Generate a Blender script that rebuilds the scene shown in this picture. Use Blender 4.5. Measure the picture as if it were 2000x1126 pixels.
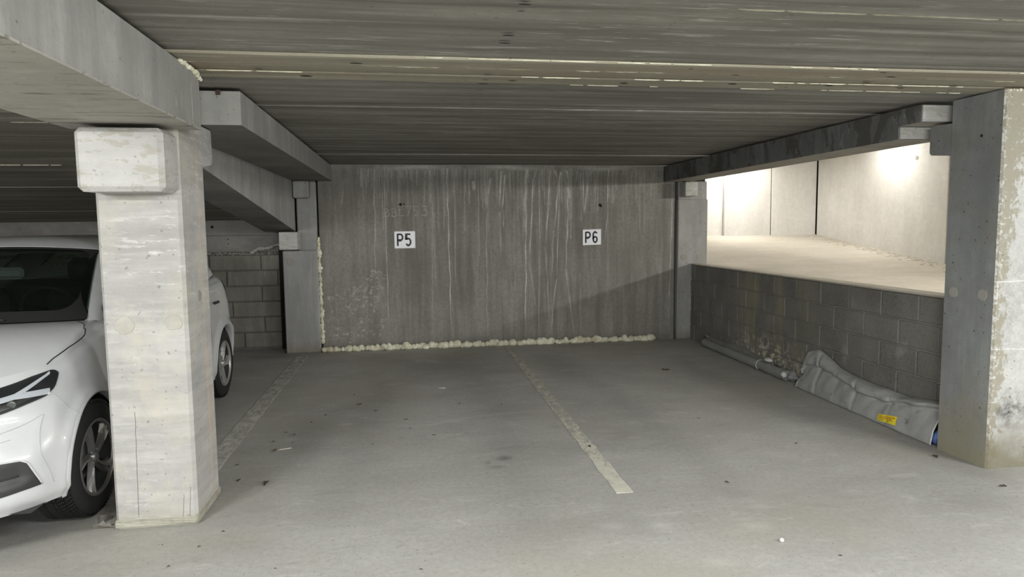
import bpy, bmesh, math, random
import numpy as np
from mathutils import Vector, Matrix
from mathutils.bvhtree import BVHTree
for _o in list(bpy.data.objects): bpy.data.objects.remove(_o)
SC = bpy.context.scene
COL = SC.collection
# ------------------------------------------------------------------ camera
FW = Vector((0.14922472, 0.98469169, -0.09007922)); RT = Vector((0.98850842, -0.1507846, -0.01072885)); UP = Vector((0.02414717, 0.08744306, 0.99587681))
cam_data = bpy.data.cameras.new('camera'); cam = bpy.data.objects.new('camera', cam_data); COL.objects.link(cam)
cam.matrix_world = Matrix(((RT.x, UP.x, -FW.x, 0), (RT.y, UP.y, -FW.y, 0), (RT.z, UP.z, -FW.z, 1.5), (0, 0, 0, 1)))
cam_data.sensor_width = 36; cam_data.sensor_fit = 'HORIZONTAL'; cam_data.lens = 1326*36/2000
cam_data.clip_start = .05; cam_data.clip_end = 100
SC.camera = cam
# ------------------------------------------------------------------ world, exposure, lamps
w = bpy.data.worlds.new('world'); SC.world = w; w.use_nodes = True
w.node_tree.nodes['Background'].inputs[0].default_value = (.5, .52, .5, 1); w.node_tree.nodes['Background'].inputs[1].default_value = .05
SC.view_settings.view_transform = 'Standard'; SC.view_settings.look = 'None'; SC.view_settings.exposure = .43; SC.view_settings.gamma = 1
SC.view_settings.use_curve_mapping = False
def area(name, loc, aim, sx, sy, power, col=(.995, 1, .982)):
    d = bpy.data.lights.new(name, 'AREA'); d.shape = 'RECTANGLE'; d.size = sx; d.size_y = sy; d.energy = power; d.color = col
    o = bpy.data.objects.new(name, d); COL.objects.link(o); o.location = loc
    o.rotation_euler = (Vector(aim)-Vector(loc)).to_track_quat('-Z', 'Y').to_euler(); return o
def point(name, loc, power, r=.12, col=(.995, 1, .982)):
    d = bpy.data.lights.new(name, 'POINT'); d.energy = power; d.shadow_soft_size = r; d.color = col
    o = bpy.data.objects.new(name, d); COL.objects.link(o); o.location = loc; return o
# ceiling tubes of the driving aisle behind the photographer, plus added fill lamps
for x_, y_, p_ in ((-3.3, -.8, 70), (1.0, -2.6, 110), (5.2, -.8, 90), (-2.0, -5.5, 90), (4.5, -5.5, 90), (-7.0, 1.5, 60)):
    for dx_ in (-.4, .4): point('aisle_tube_fill_light', (x_+dx_, y_, 2.08), p_*.9)
for x_, y_, p_ in ((-2.7, .5, 88), (1.0, .4, 88), (4.7, .5, 96)): area('aisle_tube_fill_light', (x_, y_, 2.2), (x_, y_+.75, 0), 1.3, .2, p_)
# lamps over the ramp next door
area('ramp_tube_light', (7.55, 10.1, 2.95), (7.75, 10.1, 1.5), .2, 1.3, 29, (1, .97, .9))
area('ramp_tube_light', (6.0, 11.9, 2.75), (6.0, 11.95, 1.2), 1.2, .2, 29, (1, .97, .9))
area('ramp_tube_light', (7.6, 5.4, 2.2), (3.3, 6.6, 1.3), 1.2, .15, 110, (1, .97, .9))
# ------------------------------------------------------------------ node materials
class NT:
    def __init__(s, name):
        s.m = bpy.data.materials.new(name); s.m.use_nodes = True; s.t = s.m.node_tree; s.t.nodes.clear()
        s.out = s.n('ShaderNodeOutputMaterial'); s.b = s.n('ShaderNodeBsdfPrincipled'); s.l(s.b.outputs[0], s.out.inputs[0])
        s.tc = s.n('ShaderNodeTexCoord').outputs['Object']
    def n(s, ty): return s.t.nodes.new(ty)
    def l(s, a, b): s.t.links.new(a, b)
    def noise(s, scale, sc=(1, 1, 1), detail=4, rough=.55, dist=0, off=0):
        mp = s.n('ShaderNodeMapping'); mp.inputs['Scale'].default_value = sc; mp.inputs['Location'].default_value = (off, off*1.7, off*.6); s.l(s.tc, mp.inputs[0])
        nz = s.n('ShaderNodeTexNoise'); nz.inputs['Scale'].default_value = scale; nz.inputs['Detail'].default_value = detail
        nz.inputs['Roughness'].default_value = rough; nz.inputs['Distortion'].default_value = dist; s.l(mp.outputs[0], nz.inputs['Vector']); return nz.outputs['Fac']
    def rng(s, v, a, b, c=0., d=1.):
        r = s.n('ShaderNodeMapRange'); r.inputs[1].default_value = a; r.inputs[2].default_value = b; r.inputs[3].default_value = c; r.inputs[4].default_value = d
        s.l(v, r.inputs[0]); return r.outputs[0]
    def math(s, op, a, b):
        r = s.n('ShaderNodeMath'); r.operation = op
        for i, q in enumerate((a, b)):
            if isinstance(q, (int, float)): r.inputs[i].default_value = q
            else: s.l(q, r.inputs[i])
        return r.outputs[0]
    def mix(s, f, a, b, mode='MIX'):
        r = s.n('ShaderNodeMix'); r.data_type = 'RGBA'; r.blend_type = mode
        if isinstance(f, (int, float)): r.inputs[0].default_value = f
        else: s.l(f, r.inputs[0])
        for i, q in ((6, a), (7, b)):
            if isinstance(q, tuple): r.inputs[i].default_value = (*q, 1)
            else: s.l(q, r.inputs[i])
        return r.outputs[2]
    def attr(s, name):
        a = s.n('ShaderNodeAttribute'); a.attribute_name = name; return a.outputs['Fac']
    def sep(s, i):
        a = s.n('ShaderNodeSeparateXYZ'); s.l(s.tc, a.inputs[0]); return a.outputs[i]
    def bump(s, h, strength=.3, dist=.01):
        b = s.n('ShaderNodeBump'); b.inputs['Strength'].default_value = strength; b.inputs['Distance'].default_value = dist
        s.l(h, b.inputs['Height']); s.l(b.outputs[0], s.b.inputs['Normal'])
    def fin(s, colr, rough=.85, spec=.3, metal=0):
        if isinstance(colr, tuple): s.b.inputs['Base Color'].default_value = (*colr, 1)
        else: s.l(colr, s.b.inputs['Base Color'])
        if isinstance(rough, float): s.b.inputs['Roughness'].default_value = rough
        else: s.l(rough, s.b.inputs['Roughness'])
        s.b.inputs['Specular IOR Level'].default_value = spec; s.b.inputs['Metallic'].default_value = metal; return s.m
def g3(v, r=1., b=.93): return (v*r, v, v*b)
def concrete(name, dark, light, big=1.3, streak=None, amt=.5, scuff=None, pores=.5, edge=0, tint=None, bump=.35, off=0., low=None):
    t = NT(name)
    f = t.rng(t.noise(big, detail=5, off=off), .32, .68)
    c = t.mix(f, dark, light)
    if streak: c = t.mix(t.rng(t.noise(1, streak, 6, .6, off=off+3), .38, .62, 0, amt), c, tuple(q*.55 for q in dark))
    if streak: c = t.mix(t.rng(t.noise(1, tuple(q*1.9 for q in streak), 4, .6, off=off+9), .56, .72, 0, amt*.8), c, tuple(min(1, q*1.35) for q in light))
    c = t.mix(t.rng(t.noise(14, detail=6, rough=.7, off=off), .35, .7, 0, .35), c, tuple(q*.72 for q in dark))
    if scuff:   # pale scuffs: (mapping, threshold, colour, amount)
        c = t.mix(t.math('MULTIPLY', t.rng(t.noise(1, scuff[0], 5, .75, .3, off+5), scuff[1], scuff[1]+.06), t.rng(t.noise(.9, detail=2, off=off+1), .42, .6, 0, scuff[3])), c, scuff[2])
    if tint:
        lo, hi = tint[4] if len(tint) > 4 else (.48, .62)
        c = t.mix(t.math('MULTIPLY', t.rng(t.noise(tint[0], tint[3] if len(tint) > 3 else (1, 1, 1), 7, .7, .4, off+7), lo, hi), tint[2]), c, tint[1])
    if pores:
        p = t.rng(t.noise(42, detail=2, rough=.4, off=off+2), .30, .25, 0, pores); c = t.mix(p, c, tuple(q*.3 for q in dark))
    if low:   # dirt and damp creeping up from the foot: (height, colour, amount)
        z = t.math('ADD', t.sep(2), t.math('MULTIPLY', t.noise(6, detail=4, off=off), -low[0]))
        c = t.mix(t.rng(z, low[0]*.5, -low[0]*.5, 0, low[2]), c, low[1])
    t.bump(t.math('ADD', t.noise(60, detail=5, rough=.7), t.math('MULTIPLY', t.noise(1, streak or (7, 7, 7), 5), 1.2)), bump, .006)
    return t.fin(c, .82, .25)
def plain(name, col, rough=.5, metal=0., spec=.5, coat=0):
    t = NT(name); c = t.mix(t.rng(t.noise(9, detail=4), .3, .7, 0, .25), col, tuple(q*.78 for q in col)); m = t.fin(c, float(rough), spec, metal)
    if coat: t.b.inputs['Coat Weight'].default_value = coat; t.b.inputs['Coat Roughness'].default_value = .04
    return m
M = {}
GR = (.40, .385, .34)
M['ceiling'] = concrete('board_marked_ceiling_concrete', (.245, .235, .205), (.34, .328, .295), .8, (.35, 7, 7), .9, ((2.2, 30, 30), .57, (.50, .49, .46), .8), .35, off=2)
M['ceiling_pale'] = concrete('greenish_ceiling_concrete', (.34, .32, .25), (.42, .395, .315), .8, (.35, 12, 12), .55, ((2.2, 30, 30), .60, (.55, .53, .46), .6), .5, tint=(1.2, (.30, .21, .15), .4, (.4, 5, 5)), off=4)
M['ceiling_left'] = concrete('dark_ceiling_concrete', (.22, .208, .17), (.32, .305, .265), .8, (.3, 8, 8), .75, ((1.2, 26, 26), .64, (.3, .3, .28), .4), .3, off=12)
M['column_pale'] = concrete('pale_column_concrete', (.37, .365, .35), (.45, .443, .43), 2.6, (1.5, 1.5, 14), .40, ((7, 7, 40), .58, (.64, .63, .61), .7), .5, tint=(3.0, (.50, .46, .36), .35, (1, 1, .8)), off=6, low=(.10, (.33, .31, .24), .7))
M['corbel_pale'] = concrete('mottled_corbel_concrete', (.45, .445, .43), (.52, .515, .50), 2.4, (1.2, 1.2, 16), .22, None, .45, tint=(17, (.36, .345, .30), .85, (.7, .7, 1.8), (.525, .56)), off=8)
def rust_run(m):     # a thin rusty run down the right face of the near left column
    nt = m.node_tree; b = nt.nodes['Principled BSDF']; src = b.inputs['Base Color'].links[0].from_socket; t = NT.__new__(NT); t.t = nt; t.b = b; t.tc = [n for n in nt.nodes if n.type == 'TEX_COORD'][0].outputs['Object']
    d = t.math('ABSOLUTE', t.math('SUBTRACT', t.math('ADD', t.sep(1), t.math('MULTIPLY', t.noise(3, (1, 1, .6)), .03)), 3.875), 0)
    k = t.math('MULTIPLY', t.math('MULTIPLY', t.rng(d, .022, .004), t.rng(t.sep(0), -1.108, -1.103)), t.rng(t.noise(7, (1, 1, .5), off=3), .35, .6, .15, .55)); nt.links.new(t.mix(k, src, (.56, .40, .27)), b.inputs['Base Color'])
rust_run(M['column_pale'])
M['column_grey'] = concrete('bluish_column_concrete', (.215, .225, .225), (.31, .32, .315), 2., (5, 5, .8), .35, ((40, 40, 9), .66, (.42, .42, .40), .35), 1., tint=(3., (.20, .17, .12), .25), off=10, low=(.45, (.27, .245, .16), .75))  # right column's side darker than its front, shade put into the colour
def front_mat():
    t = NT('stained_column_concrete'); x, z = t.sep(0), t.sep(2)
    c = t.mix(t.rng(t.noise(2.2, detail=5), .35, .65), (.32, .32, .305), (.42, .42, .405))
    c = t.mix(t.rng(t.noise(30, detail=6, rough=.8), .42, .60, 0, .35), c, (.60, .60, .585))
    edge = t.math('ADD', t.rng(x, 3.447, 3.62, .26, -.05), t.math('MULTIPLY', t.rng(z, 1.3, 2.0, 0, .20), t.rng(x, 3.46, 3.9, 1, .55)))
    k = t.rng(t.math('ADD', t.noise(16, (1, 1, .8), 8, .75, .4), edge), .64, .68)
    c = t.mix(t.math('MULTIPLY', k, .8), c, (.25, .23, .17)); k2 = t.rng(t.math('ADD', t.noise(34, detail=6, rough=.75, off=3), t.rng(x, 3.45, 3.50, .12, 0)), .61, .66); c = t.mix(t.math('MULTIPLY', k2, .7), c, (.58, .58, .56))
    for zz, wd in ((1.145, .006), (.735, .004)):
        d = t.math('ABSOLUTE', t.math('SUBTRACT', t.math('ADD', z, t.math('MULTIPLY', t.noise(6, detail=3), .02)), zz+.01), 0); c = t.mix(t.rng(d, wd, 0, 0, .7), c, (.66, .66, .65))
    mp = t.n('ShaderNodeVectorMath'); mp.operation = 'DISTANCE'; t.l(t.tc, mp.inputs[0]); mp.inputs[1].default_value = (3.60, 3.544, .36)
    sm = t.math('MULTIPLY', t.rng(mp.outputs['Value'], .16, .02), t.rng(t.noise(12, detail=6, rough=.7, off=6), .38, .60)); c = t.mix(sm, c, (.06, .058, .055))
    lw = t.rng(t.math('ADD', z, t.math('MULTIPLY', t.noise(5, detail=4), -.35)), .16, -.12, 0, .85); c = t.mix(lw, c, (.15, .135, .085))
    c = t.mix(t.rng(t.noise(42, detail=2, off=2), .30, .25, 0, .6), c, (.1, .1, .09)); t.bump(t.noise(50, detail=6, rough=.75), .5, .006); return t.fin(c, .85, .25)
M['column_front'] = front_mat()
M['column_back'] = concrete('grey_column_concrete', (.30, .30, .29), (.38, .38, .365), 2., (8, 8, .8), .4, ((40, 40, 9), .68, (.5, .5, .48), .3), .7, off=14, low=(.16, (.17, .155, .11), .7))
M['beam'] = concrete('pale_beam_concrete', (.30, .30, .285), (.385, .385, .37), 1.6, (7, 7, .9), .38, ((22, 22, 4), .63, (.52, .53, .52), .55), .6, off=16)
M['beam_soffit'] = concrete('beam_soffit_concrete', (.38, .365, .325), (.44, .425, .38), 1.6, (2.5, 5, 5), .25, None, .5, tint=(1, (.17, .16, .14), .75, (2.4, 20, 20), (.56, .62)), off=18)
M['beam_dark'] = concrete('dark_stained_beam_concrete', (.15, .155, .15), (.22, .225, .22), 1.9, (5, 5, .7), .5, ((20, 20, 6), .60, (.33, .34, .33), .6), .4, tint=(3.2, (.085, .082, .075), .85, (1, 1.4, .7), (.50, .54)), off=20)
M['ramp_wall'] = concrete('white_wall_panel_concrete', (.62, .60, .565), (.72, .705, .68), .9, (3, 3, .6), .15, ((3, 3, 9), .62, (.8, .79, .77), .4), .25, off=22, bump=.15)
M['ramp_floor'] = concrete('ramp_floor_concrete', (.46, .425, .36), (.56, .52, .45), .9, (1.2, 4, 4), .2, None, .2, off=24, bump=.2)
M['lintel'] = concrete('lintel_concrete', (.19, .185, .17), (.27, .265, .245), 1.3, (2, 2, 5), .35, ((4, 4, 4), .62, (.36, .35, .33), .4), .5, off=26)
M['block_left'] = concrete('old_grey_block', (.20, .195, .165), (.27, .262, .23), 3, (7, 7, 1.), .35, ((12, 12, 1.5), .58, (.42, .41, .36), .6), .6, off=28)
M['mortar'] = concrete('mortar', (.22, .21, .18), (.30, .29, .26), 6, None, 0, None, .6, off=30)
M['mortar_dark'] = concrete('recessed_mortar', (.13, .126, .11), (.17, .165, .15), 6, None, 0, None, .6, off=31)
M['plaster'] = concrete('plaster_patch_concrete', (.26, .25, .225), (.33, .32, .29), 6, None, 0, None, .3, off=32)
M['plaster_pale'] = concrete('pale_plaster_patch', (.36, .345, .305), (.44, .425, .385), 6, None, 0, None, .3, off=33)
M['void'] = plain('black_gap', (.012, .012, .011), .9)
M["general"] = concrete('plain_concrete', (.34, .335, .31), (.42, .415, .39), 1, (3, 3, 1), .2, None, .3, off=34)
# right-hand grey blocks with damp stains near the pipe leak
def block_right():
    t = NT('damp_grey_block')
    c = t.mix(t.rng(t.noise(2.2, detail=5), .35, .65), (.125, .122, .108), (.19, .187, .17))
    c = t.mix(t.rng(t.noise(90, detail=3, rough=.7), .45, .75, 0, .5), c, (.27, .265, .25))
    c = t.mix(t.rng(t.noise(80, detail=2, off=3), .4, .28, 0, .7), c, (.05, .05, .045))
    y = t.math('ABSOLUTE', t.math('SUBTRACT', t.sep(1), 6.4), 0)
    near = t.rng(y, .95, .15)
    st = t.math('MULTIPLY', near, t.rng(t.noise(1, (3, 6.5, .9), 5, .6), .46, .60, 0, .55))
    c = t.mix(st, c, (.30, .28, .16))
    lowk = t.math('MULTIPLY', near, t.rng(t.sep(2), .42, .10))
    c = t.mix(t.math('MULTIPLY', lowk, t.rng(t.noise(11, detail=6, rough=.7), .50, .56)), c, (.56, .53, .40))
    c = t.mix(t.math('MULTIPLY', t.rng(t.noise(3.1, detail=3, off=6), .66, .74), .4), c, (.33, .33, .31))
    t.bump(t.noise(70, detail=4, rough=.8), .6, .006); return t.fin(c, .9, .2)
M['block_right'] = block_right()
def wall_mat():
    t = NT('streaked_wall_concrete')
    c = t.mix(t.rng(t.noise(1.3, detail=5), .35, .65), (.22, .213, .186), (.29, .282, .252))
    c = t.mix(t.rng(t.noise(1, (9, 9, .8), 6, .6), .42, .62, 0, .45), c, (.105, .10, .085))
    c = t.mix(t.rng(t.noise(1, (16, 16, 1.2), 5, .6, off=4), .52, .72, 0, .5), c, (.34, .335, .31))
    c = t.mix(t.rng(t.noise(26, detail=5, rough=.75), .38, .66, 0, .4), c, (.12, .115, .10))
    c = t.mix(t.rng(t.noise(55, detail=2, off=2), .30, .24, 0, .8), c, (.05, .05, .045))
    gr = t.rng(t.noise(60, detail=3, off=8), .3, .7, .45, 1.)
    c = t.mix(t.math('MULTIPLY', t.attr('efflo'), gr), c, (.72, .715, .68))
    c = t.mix(t.math('MULTIPLY', t.attr('chip'), t.rng(t.noise(26, (1, 1, 1.5), 6, .7, 1.2, 3), .535, .56, 0, .9)), c, (.50, .475, .40))
    c = t.mix(t.attr('grime_and_shade'), c, (.08, .078, .07))
    t.bump(t.math('ADD', t.noise(60, detail=5, rough=.7), t.attr('efflo')), .35, .006); return t.fin(c, .85, .25)
M['wall'] = wall_mat()
def floor_mat():
    t = NT('worn_floor_concrete')
    c = t.mix(t.rng(t.noise(.55, detail=4), .35, .65), (.37, .367, .347), (.45, .447, .425))
    c = t.mix(t.rng(t.noise(1, (1.1, 2.6, 1), 6, .65, .5), .42, .66, 0, .28), c, (.25, .245, .225))
    c = t.mix(t.rng(t.noise(1, (2.1, 4.5, 1), 8, .75, .6, 4), .58, .70, 0, .38), c, (.50, .49, .455))
    c = t.mix(t.rng(t.noise(30, detail=8, rough=.85), .40, .60, 0, .42), c, (.24, .235, .215))
    c = t.mix(t.rng(t.noise(1, (3.2, 9, 1), 8, .8, .8, 14), .56, .66, 0, .4), c, (.58, .57, .54))
    c = t.mix(t.rng(t.noise(1, (2., 5, 1), 8, .75, .8, 24), .57, .67, 0, .4), c, (.24, .233, .205))
    c = t.mix(t.rng(t.noise(62, detail=3, rough=.6, off=5), .37, .28, 0, .85), c, (.11, .105, .095))
    c = t.mix(t.rng(t.noise(120, detail=2, off=8), .66, .74, 0, .5), c, (.55, .54, .51))
    c = t.mix(t.math('MULTIPLY', t.rng(t.noise(.8, detail=3, off=9), .5, .66), .35), c, (.32, .305, .235))
    c = t.mix(t.attr('grime_and_shade'), c, (.11, .108, .10)); c = t.mix(t.attr('scuff'), c, (.52, .51, .48))
    t.bump(t.math('ADD', t.noise(90, detail=4, rough=.8), t.noise(9, detail=4)), .25, .005); return t.fin(c, t.rng(t.noise(2.5, detail=4), .3, .7, .5, .8), .35)
M['floor'] = floor_mat()
def paint_mat(name, wear, ca=(.50, .49, .42), cb=(.60, .585, .50)):
    t = NT(name)
    c = t.mix(t.rng(t.noise(12, detail=5), .35, .65), ca, cb)
    k = t.math('ADD', t.math('MULTIPLY', t.noise(9, (2, 1, 1), 7, .75, .5), 1.0), t.math('MULTIPLY', t.rng(t.sep(1), 3.6, 5.2, .0, 1.), wear))
    tr = t.n('ShaderNodeBsdfTransparent'); mx = t.n('ShaderNodeMixShader')
    t.l(t.rng(k, .56, .92), mx.inputs[0]); t.l(t.b.outputs[0], mx.inputs[1]); t.l(tr.outputs[0], mx.inputs[2]); t.l(mx.outputs[0], t.out.inputs[0])
    return t.fin(c, .7, .3)
M['paint'] = paint_mat('worn_cream_line_paint', .19); M['paint_old'] = paint_mat('almost_gone_line_paint', .16, (.45, .44, .40), (.52, .51, .46))
def foam_mat():
    t = NT('expanding_foam'); c = t.mix(t.rng(t.noise(16, detail=4), .35, .65), (.52, .50, .36), (.74, .72, .60))
    c = t.mix(t.rng(t.noise(7, detail=3, off=2), .55, .7, 0, .5), c, (.42, .33, .20)); t.bump(t.noise(45, detail=4), .6, .01); return t.fin(c, .75, .3)
M['foam'] = foam_mat()
M['sign_white'] = plain('white_sign_plate', (.90, .91, .95), .4); M['sign_black'] = plain('black_sign_print', (.012, .014, .02), .5)
M['chalk'] = plain('chalk_line', (.42, .415, .395), .95)
def sheet_mat(name, a, b, rough):
    t = NT(name); c = t.mix(t.rng(t.noise(5, detail=5, rough=.65), .35, .65), a, b)
    c = t.mix(t.rng(t.noise(30, detail=4, rough=.7), .62, .75, 0, .5), c, tuple(q*1.5 for q in b)); c = t.mix(t.rng(t.noise(16, detail=4, off=4), .36, .28, 0, .6), c, tuple(q*.4 for q in a))
    t.bump(t.noise(14, detail=4), .35, .012); return t.fin(c, rough, .5)
M['sheet'] = sheet_mat('dusty_grey_plastic_sheet', (.27, .275, .27), (.35, .355, .345), .42); M['sheet_edge'] = sheet_mat('shiny_sheet_hem', (.42, .43, .42), (.55, .56, .55), .3)
M['sheet_roll'] = sheet_mat('dull_grey_roll_sheet', (.19, .195, .19), (.255, .26, .25), .45)
M['sheet_dark'] = sheet_mat('darker_grey_sheet', (.14, .138, .125), (.19, .187, .17), .55)  # darker tone of the grey sheet
M['label_yellow'] = plain('yellow_sticker', (.80, .68, .03), .45); M['print_red'] = plain('red_print', (.65, .06, .03), .6); M['print_dark'] = plain('dark_print', (.12, .10, .04), .6)
M['blue_plastic'] = plain('blue_plastic', (.10, .16, .42), .4); M['metal_dull'] = plain('dull_metal', (.4, .4, .4), .4, .8)
M['leaf'] = plain('dead_leaf', (.075, .06, .042), .9); M['straw'] = plain('pale_straw', (.62, .6, .54), .8); M['stone'] = plain('pale_pebble', (.62, .61, .57), .8); M['leaf_grey'] = plain('dead_grey_leaf', (.20, .185, .16), .9)
M['rust'] = plain('rusty_iron', (.06, .035, .025), .8)
M['car_white'] = plain('white_car_paint', (.50, .51, .522), .28, 0., .5, 1.); M['car_black'] = plain('black_car_plastic', (.02, .02, .021), .45)
M['car_gap'] = plain('dark_panel_gap', (.015, .015, .016), .8); M['tyre'] = plain('tyre_rubber', (.017, .017, .017), .75, 0., .3)
M['seam_grey'] = plain('body_seam_grey', (.36, .37, .38), .5)
M['rim'] = plain('grey_wheel_cover', (.20, .195, .185), .35, .5); M['rim_highlight'] = plain('spoke_edge_highlight', (.50, .50, .49), .28, .7); M['rim_rear'] = plain('silver_wheel_cover', (.38, .38, .37), .35, .5)
M['lamp_red'] = plain('red_tail_lens', (.22, .012, .012), .2, 0., .5, 1.); M['chrome'] = plain('lamp_chrome', (.7, .71, .72), .2, 1.)
M['cabin'] = plain('dark_cabin_trim', (.02, .021, .02), .8); M['cabin_light'] = plain('grey_headlining', (.16, .17, .155), .9)
def glass(name, tint, rough=.02, mixk=.82):
    t = NT(name); t.b.inputs['Base Color'].default_value = (.004, .006, .005, 1); t.b.inputs['Roughness'].default_value = rough; t.b.inputs['Coat Weight'].default_value = .3
    tr = t.n('ShaderNodeBsdfTransparent'); tr.inputs[0].default_value = (*tint, 1); mx = t.n('ShaderNodeMixShader'); mx.inputs[0].default_value = mixk
    t.l(t.b.outputs[0], mx.inputs[1]); t.l(tr.outputs[0], mx.inputs[2]); t.l(mx.outputs[0], t.out.inputs[0]); return t.m
M['glass'] = glass('tinted_car_glass', (.45, .52, .47), .02, .55); M['lens'] = glass('clear_lamp_lens', (.9, .92, .94), .03, .75)
# ------------------------------------------------------------------ mesh helpers
def ob(name, vs, fs, mat, parent=None, smooth=False, kind=None, label=None, cat=None, group=None):
    me = bpy.data.meshes.new(name); me.from_pydata([tuple(v) for v in vs], [], fs); me.update()
    if smooth: me.polygons.foreach_set('use_smooth', [True]*len(me.polygons))
    for m_ in (mat if isinstance(mat, (list, tuple)) else [mat]): me.materials.append(m_)
    o = bpy.data.objects.new(name, me); COL.objects.link(o)
    return props(o, parent, kind, label, cat, group)
def props(o, parent=None, kind=None, label=None, cat=None, group=None):
    if parent is not None:
        o.parent = parent
        o.matrix_parent_inverse = Matrix.Translation(-Vector(parent.location))
    for k, v in (('kind', kind), ('label', label), ('category', cat), ('group', group)):
        if v: o[k] = v
    return o
def empty(name, loc, label=None, cat=None, kind=None, group=None):
    o = bpy.data.objects.new(name, None); COL.objects.link(o); o.location = loc; o.empty_display_size = .1
    return props(o, None, kind, label, cat, group)
def bmo(name, bm, mat, parent=None, smooth=False, **kw):
    me = bpy.data.meshes.new(name); bm.normal_update(); bm.to_mesh(me); bm.free()
    for m_ in (mat if isinstance(mat, (list, tuple)) else [mat]): me.materials.append(m_)
    if smooth: me.polygons.foreach_set('use_smooth', [True]*len(me.polygons))
    o = bpy.data.objects.new(name, me); COL.objects.link(o); return props(o, parent, **kw)
def bbox(bm, x0, x1, y0, y1, z0, z1, bev=.012, mi=0):
    r = bmesh.ops.create_cube(bm, size=1, matrix=Matrix.Translation(((x0+x1)/2, (y0+y1)/2, (z0+z1)/2)) @ Matrix.Diagonal((x1-x0, y1-y0, z1-z0, 1)))
    vs = r['verts']; fs = set(f for v in vs for f in v.link_faces)
    for f in fs: f.material_index = mi
    if bev: bmesh.ops.bevel(bm, geom=list(set(e for v in vs for e in v.link_edges)), offset=bev, segments=1, affect='EDGES', profile=.5)
def box(name, x0, x1, y0, y1, z0, z1, mat, parent=None, bev=.012, **kw):
    bm = bmesh.new(); bbox(bm, x0, x1, y0, y1, z0, z1, bev); return bmo(name, bm, mat, parent, **kw)
def prism(name, poly, x0, x1, mat, parent=None, axis='x', **kw):
    n = len(poly)
    if axis == 'x': vs = [(x0, *p) for p in poly]+[(x1, *p) for p in poly]
    elif axis == 'y': vs = [(p[0], x0, p[1]) for p in poly]+[(p[0], x1, p[1]) for p in poly]
    else: vs = [(*p, x0) for p in poly]+[(*p, x1) for p in poly]
    fs = [tuple(range(n)), tuple(range(2*n-1, n-1, -1))]+[(i, i+n, (i+1) % n+n, (i+1) % n) for i in range(n)]
    o = ob(name, vs, fs, mat, parent, **kw); bm = bmesh.new(); bm.from_mesh(o.data); bmesh.ops.recalc_face_normals(bm, faces=bm.faces); bm.to_mesh(o.data); bm.free(); return o
def tube(pts, rad, n=8, cap=True):
    """swept tube; rad number or list"""
    vs = []; fs = []; pts = [Vector(p) for p in pts]; m = len(pts)
    for i, p in enumerate(pts):
        d = (pts[min(i+1, m-1)]-pts[max(i-1, 0)]).normalized(); a = d.orthogonal().normalized() if i == 0 else (pa-d*pa.dot(d)).normalized(); pa = a; b = d.cross(a)
        r = rad[i] if isinstance(rad, (list, tuple)) else rad
        for k in range(n): t = 2*math.pi*k/n; vs.append(p+(a*math.cos(t)+b*math.sin(t))*r)
    for i in range(m-1):
        for k in range(n): fs.append((i*n+k, i*n+(k+1) % n, (i+1)*n+(k+1) % n, (i+1)*n+k))
    if cap: fs += [tuple(range(n))[::-1], tuple(range((m-1)*n, m*n))]
    return vs, fs
def gridf(nu, nv, fn):
    vs = [fn(i/(nu-1), j/(nv-1)) for j in range(nv) for i in range(nu)]
    return vs, [(j*nu+i, j*nu+i+1, (j+1)*nu+i+1, (j+1)*nu+i) for j in range(nv-1) for i in range(nu-1)]
def disc(name, c, nrm, r, th, mat, parent, seed=0, n=18, **kw):
    """a slightly irregular round patch of thickness th standing proud of a face"""
    rd = random.Random(seed); N = Vector(nrm); a = N.orthogonal().normalized(); b = N.cross(a); rr = [r*(1+rd.uniform(-.09, .09)) for _ in range(n)]
    vs = [Vector(c)+(a*math.cos(2*math.pi*k/n)+b*math.sin(2*math.pi*k/n))*rr[k]-N*.002 for k in range(n)]
    vs += [Vector(c)+(a*math.cos(2*math.pi*k/n)+b*math.sin(2*math.pi*k/n))*rr[k]*.93+N*th for k in range(n)]
    fs = [tuple(range(n, 2*n))]+[(k, (k+1) % n, (k+1) % n+n, k+n) for k in range(n)]
    return ob(name, vs, fs, mat, parent, **kw)
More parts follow.
